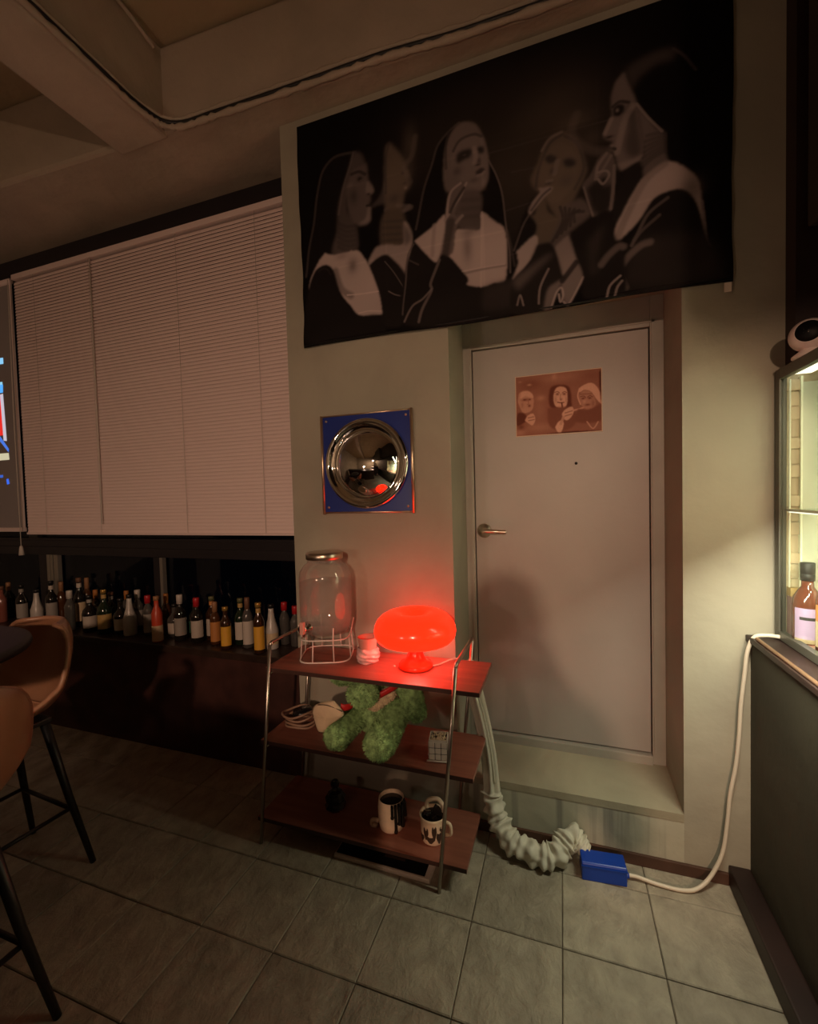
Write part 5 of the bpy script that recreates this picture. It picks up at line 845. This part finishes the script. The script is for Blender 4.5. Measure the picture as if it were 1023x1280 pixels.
# ================================================================== BOTTLES UNDER THE WINDOW
def wine(h, r=.036): return [(.001, .003), (r*.9, 0), (r, .005), (r, h*.56), (r*.9, h*.63), (r*.5, h*.72), (.014, h*.78), (.013, h*.97)]
def squat(h, r=.043): return [(.001, .003), (r*.92, 0), (r, .006), (r, h*.50), (r*.85, h*.60), (r*.45, h*.69), (.0145, h*.74), (.014, h*.97)]
def cone(h, r=.038): return [(.001, .003), (r*.92, 0), (r, .006), (r, h*.42), (r*.8, h*.52), (r*.52, h*.68), (.015, h*.84), (.014, h*.97)]
def slim(h, r=.030): return [(.001, .003), (r*.9, 0), (r, .005), (r, h*.62), (r*.75, h*.70), (.013, h*.78), (.012, h*.97)]
def capp(h, kind):
    if kind == 'stick': return [(.001, h*.74), (.0145, h*.74), (.0150, h*.97), (.013, h), (.001, h)]
    if kind == 'tall': return [(.001, h*.80), (.0175, h*.80), (.018, h*.985), (.016, h), (.001, h)]
    return [(.001, h*.91), (.0165, h*.91), (.017, h*.985), (.015, h), (.001, h)]
S_ = dict(w=wine, q=squat, c=cone, s=slim)
GRP = 'bottles in a row on the counter under the window'
BT = [  # x, y, height, shape, glass, cap colour, cap kind, label colour, neck band colour, label
 (-3.846, 2.020, .258, 's', 'redclear', 'brown', 'short', None, None, 'pinkish bottle cut by the left edge of the photo'),
 (-3.948, 2.120, .264, 'w', 'dark', 'cork', 'stick', None, None, 'dark bottle with tan stopper behind the leftmost pinkish bottle'),
 (-3.695, 2.060, .268, 'w', 'dark', 'black', 'short', 'grey', 'grey', 'dark bottle with grey label left of the leftmost white bottle'),
 (-3.516, 2.050, .243, 'c', 'white', 'black', 'short', None, None, 'white sloping bottle above the back of the brown stool'),
 (-3.409, 2.080, .304, 'w', 'dark', 'black', 'short', 'grey', 'white', 'tall dark bottle with white neck band over the stool back'),
 (-3.398, 2.140, .287, 's', 'amber', 'cork', 'stick', None, None, 'slim bottle with tan stopper just right of the white banded neck'),
 (-3.100, 2.000, .266, 's', 'clear', 'white', 'tall', None, 'grey', 'slim clear bottle with a pale striped cap above the stool corner'),
 (-3.139, 2.090, .334, 'w', 'dark', 'brown', 'short', 'cream', 'white', 'tallest dark bottle with a white and red neck label'),
 (-3.149, 2.150, .323, 's', 'amber', 'cork', 'stick', None, None, 'slim bottle with tall tan stopper behind the tallest dark bottle'),
 (-2.945, 2.020, .237, 'q', 'dark', 'black', 'short', 'white', 'grey', 'dark bottle with tilted white label right of the tallest bottle'),
 (-3.040, 2.130, .247, 's', 'brown', 'amber', 'stick', 'white', None, 'slim bottle with orange stopper left of the gold labelled squat one'),
 (-2.810, 2.020, .281, 'q', 'green', 'gold', 'short', 'gold', 'gold', 'squat dark bottle with square gold label and gold cap'),
 (-2.855, 2.100, .246, 'w', 'dark', 'brown', 'short', None, 'grey', 'dark bottle standing just behind the square gold label'),
 (-2.785, 2.158, .246, 's', 'clear', 'amber', 'stick', None, None, 'slim clear bottle with orange stopper left of the tall white bottle'),
 (-2.691, 2.040, .225, 'q', 'dark', 'black', 'short', 'white', None, 'low dark bottle with a plain white label left of the tall white bottle'),
 (-2.598, 2.029, .257, 'c', 'white', 'black', 'short', None, None, 'tall sloping white bottle with dark cap in the middle of the row'),
 (-2.650, 2.130, .264, 'w', 'clear', 'white', 'tall', 'grey', None, 'clear bottle with a long white capsule beside the middle white bottle'),
 (-2.479, 2.060, .251, 's', 'clear', 'red', 'tall', 'grey', None, 'clear slim bottle with bright red cap left of the red-orange one'),
 (-2.308, 1.976, .273, 's', 'orange', 'cork', 'short', 'cream', None, 'red-orange bottle with a cream lower half at the front edge'),
 (-2.371, 2.100, .258, 's', 'amber', 'amber', 'stick', None, None, 'slim bottle with orange stopper behind the red-orange bottle'),
 (-2.290, 2.085, .200, 'q', 'clear', 'black', 'short', 'white', None, 'low clear bottle with pale pinkish label right of the red-orange one'),
 (-2.190, 2.035, .275, 'w', 'dark', 'white', 'tall', 'grey', 'black', 'dark bottle with white capsule and a low grey label'),
 (-2.170, 2.130, .221, 'q', 'green', 'black', 'short', 'green', None, 'dark green bottle with a green label behind the white capsule'),
 (-2.057, 2.030, .264, 'w', 'dark', 'red', 'tall', 'white', None, 'dark wine bottle with deep red capsule and white label'),
 (-2.000, 2.090, .262, 'w', 'brown', 'olive', 'short', 'white', 'orange', 'brown bottle with olive cap and orange neck band'),
 (-1.921, 2.030, .247, 's', 'amber', 'cork', 'stick', 'orange', None, 'amber bottle with tan stopper and orange label'),
 (-1.805, 1.985, .236, 's', 'brown', 'gold', 'short', 'yellow', None, 'left one of the two brown bottles with yellow labels'),
 (-1.772, 2.070, .267, 'w', 'green', 'olive', 'short', 'white', 'gold', 'dark green bottle with slanted white label between the yellow labels'),
 (-1.690, 2.030, .285, 's', 'clear', 'brown', 'stick', 'white', None, 'clear bottle with long brown stopper left of the front yellow label'),
 (-1.569, 1.972, .275, 's', 'brown', 'gold', 'short', 'yellow', 'gold', 'right one of the two brown bottles with yellow labels nearest the rack'),
 (-1.545, 2.050, .249, 'c', 'white', 'black', 'short', 'cream', None, 'white sloping bottle with black cap beside the rack rail'),
 (-1.518, 2.135, .243, 's', 'clear', 'red', 'tall', None, None, 'clear bottle with red cap behind the white bottle by the rack'),
 (-1.435, 2.120, .229, 's', 'clear', 'red', 'tall', None, None, 'rightmost red capped bottle against the edge of the pillar'),
]
for x, y, h, sh, g, c, ck, lb, nb, lab in BT:
    pr = S_[sh](h)
    zmax = {'w': .54, 'q': .48, 'c': .40, 's': .58}[sh]*h
    patch = []
    if lb: patch.append((h*.12 if sh != 's' else h*.08, zmax*.93, 1.05, LB[lb]))
    if lab.startswith('red-orange'): patch = []
    bands = []
    if nb: bands.append((h*.80, h*.89, LB[nb]))
    if lab.startswith('red-orange'): bands.append((h*.02, h*.36, LB['cream']))
    lathe_bottle('liquor_bottle', lab, (x, y, .66), pr, GB[g], CB[c], capp(h, ck), GRP, bands, 18, patch)

# ================================================================== STOOLS AND TABLE
def make_stool(label, loc, rz):
    t = thing('bar_stool', label, 'stool', (0, 0, 0), 'brown leather bar stools at the round table')
    prof = [(.215, .655), (.20, .668), (.13, .672), (.04, .664), (-.06, .660), (-.13, .672), (-.175, .71), (-.20, .77), (-.222, .86), (-.238, .95), (-.245, 1.00)]
    P = smooth_path([(0, y, z) for y, z in prof], 4); NP = len(P)-1
    def width(tt):
        w = .215+.012*math.sin(PI*tt)
        for e in (max(0, (.14-tt)/.14), max(0, (tt-.80)/.20)): w *= math.sqrt(max(.02, 1-.72*e**2.6))
        return w
    def fn(u, v):
        p = P[min(NP, int(round(v*NP)))]; s = (u-.5)*2; w = width(v); b = max(0, min(1, (v-.35)/.25)); b = b*b*(3-2*b)
        e = abs(s)**2.6
        arm = math.exp(-((v-.52)/.17)**2)
        return (s*w, p.y+e*(.075*b), p.z+e*(.040*(1-b)+.070*arm)-(.006*math.cos(s*PI/2)*(1-b)))
    MB().grid(fn, 28, NP).build('shell', M['leather'], t, solid=.018)
    edge = [fn(0, v/40) for v in range(41)]+[fn(u/16, 1) for u in range(1, 17)]+[fn(1, 1-v/40) for v in range(1, 41)]+[fn(1-u/16, 0) for u in range(1, 16)]
    MB().tube(edge, .0098, 8, closed=True).build('rim_piping', M['piping'], t)
    MB().tube([(x_, y_+.002, z_+.014) for x_, y_, z_ in [fn(u/20, .50) for u in range(2, 19)]], .004, 6).build('seam', M['piping'], t)
    fw = MB(); fw.box(-.14, .14, -.13, .13, .622, .642, b=.004); fw.build('seat_plate', M['stoolblack'], t)
    for sx in (-1, 1):
        for sy in (-1, 1):
            MB().tube([(sx*.12, sy*.11, .63), (sx*.165, sy*.16, .30), (sx*.215, sy*.21, .0)], [.017, .014, .011], 10).build('leg', M['stoolblack'], t)
    for z, r in ((.25, .17),):
        c_ = [(sx*r, sy*(r-.01), z) for sx, sy in ((-1, -1), (1, -1), (1, 1), (-1, 1))]
        for a, b in zip(c_, c_[1:]+c_[:1]): MB().tube([a, b], .008, 8).build('foot_rail', M['stoolblack'], t)
    t.location = loc; t.rotation_euler = (0, 0, rz)
    return t
make_stool('brown leather bucket bar stool facing the camera behind the dark table', (-2.10, 1.05, 0), math.radians(180-4))
make_stool('nearest brown leather bar stool cut off at the left edge, seen from behind', (-1.62, .60, 0), math.radians(90))
tb = thing('bar_table', 'round black bar table at the left edge between the two stools', 'table', (-1.93, .68, 0))
tc_ = (-1.93, .68, 0)
MB().lathe([(0, 1.018), (.35, 1.018), (.365, 1.022), (.37, 1.034), (.365, 1.046), (.35, 1.05), (0, 1.05)], 64, tc_).build('table_top', M['black'], tb)
MB().lathe([(.03, .02), (.03, 1.015)], 16, tc_).build('column', M['stoolblack'], tb)
MB().lathe([(0, 0), (.24, 0), (.24, .012), (.05, .03), (0, .032)], 32, tc_).build('foot_plate', M['stoolblack'], tb)

# ================================================================== BEHIND THE CAMERA (pendant and person, plus an added counter and fill lamp)
def pendant(label, x, y, z):
    p = thing('pendant_lamp', label, 'lamp', (x, y, z))
    MB().lathe([(.03, .16), (.06, .15), (.15, .06), (.17, .0), (.165, -.002), (.145, .058), (.055, .145), (.026, .154)], 32, (x, y, z), cap=False).build('lamp_shade', M['black'], p)
    MB().tube([(x, y, z+.15), (x, y, ZC)], .004, 6).build('cord', M['black'], p)
    MB().sphere((x, y, z+.085), .035).build('bulb', M['bulb'], p)
pendant('warm pendant lamp seen as the bright spot in the convex mirror', .40, -2.8, 2.262)
gl = thing('added_fill_lamp', 'warm globe fill lamp added behind the camera on the light-blocking counter', 'lamp', (-1.25, -.45, 1.07))  # fixture added to carry the warm fill light
MB().lathe([(0, 0), (.07, 0), (.072, .006), (.06, .014), (.014, .02), (.012, .18), (.03, .19), (.03, .20), (0, .20)], 28, (-1.25, -.45, 1.07)).build('lamp_base', M['brass'], gl)
MB().sphere((-1.25, -.45, 1.35), .085, n=24, m=16).build('globe', M['globe'], gl)
bc = thing('added_floor_blocker', 'dark L shaped counter added behind the camera to block light from the floor', 'counter', (-2.4, -.35, 0))  # unseen counter added so pendant light misses the floor
MB().box(-1.40, -.32, -.60, .06, 0, 1.03, b=.004).box(-.28, .60, -1.22, -.76, 0, 1.16, b=.004).box(-4.2, -1.41, -.60, -.10, 0, 1.03, b=.004).build('blocker_body', M['counter'], bc)
MB().box(-1.42, -.28, -.63, .10, 1.03, 1.07, b=.006).box(-.30, .62, -1.25, -.72, 1.16, 1.20, b=.006).box(-4.25, -1.421, -.63, -.06, 1.03, 1.07, b=.006).build('blocker_top', M['black'], bc)
for k in range(5): MB().box(-4.15+.54*k, -3.66+.54*k, -.10, -.092, .12, .95, b=.002).build('blocker_panel', M['dark_wall'], bc)

# the photographer, standing just behind the camera
pp = thing('person', 'person in dark clothes holding up a phone, reflected in the convex mirror', 'person', (.07, -.36, 0))
ox, oy = .07, -.36
def P_(x, y, z): return (ox+x, oy+y, z)
limbs = []
for s in (-1, 1):
    limbs += [((P_(s*.17, 0, 1.335), .050), (P_(s*.24, .10, 1.10), .040)), ((P_(s*.24, .10, 1.10), .040), (P_(s*.085, .29, 1.36), .027)),
              ((P_(s*.09, 0, .86), .085), (P_(s*.095, .01, .47), .055)), ((P_(s*.095, .01, .47), .055), (P_(s*.10, -.02, .09), .037)), ((P_(s*.10, -.03, .035), .034), (P_(s*.12, .14, .03), .028)),
              ((P_(s*.085, .29, 1.36), .026), (P_(s*.055, .315, 1.40), .030))]
    for k in range(4): limbs.append(((P_(s*(.055-.004*k), .322, 1.415-.013*k), .0095), (P_(s*.012, .334-.002*k, 1.432-.016*k), .0085)))
    limbs.append(((P_(s*.06, .30, 1.40), .011), (P_(s*.045, .305, 1.445), .009)))
torso = [(P_(0, 0, 1.20), .155, .098, .19), (P_(0, .0, 1.02), .135, .092, .16), (P_(0, -.005, .90), .155, .10, .11), ((P_(-.14, 0, 1.335), .058), (P_(.14, 0, 1.335), .058)), ((P_(0, -.005, 1.36), .055), (P_(0, .015, 1.46), .050))]
head = [(P_(0, .02, 1.565), .075, .092, .108), (P_(0, .065, 1.515), .048, .045, .05), ((P_(0, .108, 1.575), .010), (P_(0, .122, 1.548), .013)), (P_(-.077, .01, 1.555), .012, .02, .03), (P_(.077, .01, 1.555), .012, .02, .03)]
me = fused(limbs+torso+head, .009, 'body'); me.materials.append(M['skin']); me.polygons.foreach_set('use_smooth', [True]*len(me.polygons))
o = bpy.data.objects.new('body', me); COL.objects.link(o); attach(o, pp)
cl = [(tuple(p), rx+.012, ry+.012, rz+.01) for p, rx, ry, rz in torso[:3]]+[tuple((p, r+.012) for p, r in torso[3])]
for s in (-1, 1):
    cl += [((P_(s*.17, 0, 1.335), .063), (P_(s*.24, .10, 1.10), .054)), ((P_(s*.24, .10, 1.10), .054), (P_(s*.11, .25, 1.32), .040))]
me = fused(cl, .012, 'shirt'); me.materials.append(M['cloth']); o = bpy.data.objects.new('shirt', me); COL.objects.link(o); attach(o, pp)
tr = [(P_(0, -.005, .90), .168, .113, .12)]
for s in (-1, 1): tr += [((P_(s*.09, 0, .86), .098), (P_(s*.095, .01, .47), .070)), ((P_(s*.095, .01, .47), .070), (P_(s*.10, -.02, .10), .056))]
me = fused(tr, .012, 'trousers'); me.materials.append(M['cloth']); o = bpy.data.objects.new('trousers', me); COL.objects.link(o); attach(o, pp)
for s in (-1, 1): MB().sphere(P_(s*.033, .098, 1.578), .011).build('eye', M['camface'], pp)
hr = fused([(P_(0, .0, 1.60), .088, .098, .088), (P_(0, -.035, 1.54), .086, .070, .10), ((P_(-.07, -.02, 1.57), .03), (P_(-.085, -.01, 1.42), .03)), ((P_(.07, -.02, 1.57), .03), (P_(.085, -.01, 1.42), .03))], .010, 'hair'); hr.materials.append(M['hair'])
o = bpy.data.objects.new('hair', hr); COL.objects.link(o); attach(o, pp)
ph = thing('phone', 'dark phone held up in both hands of the reflected person', 'phone', (.02, -.03, 1.40))
MB().box(.018, .098, -.030, -.022, 1.335, 1.475, b=.003).build('phone_body', M['nose'], ph)
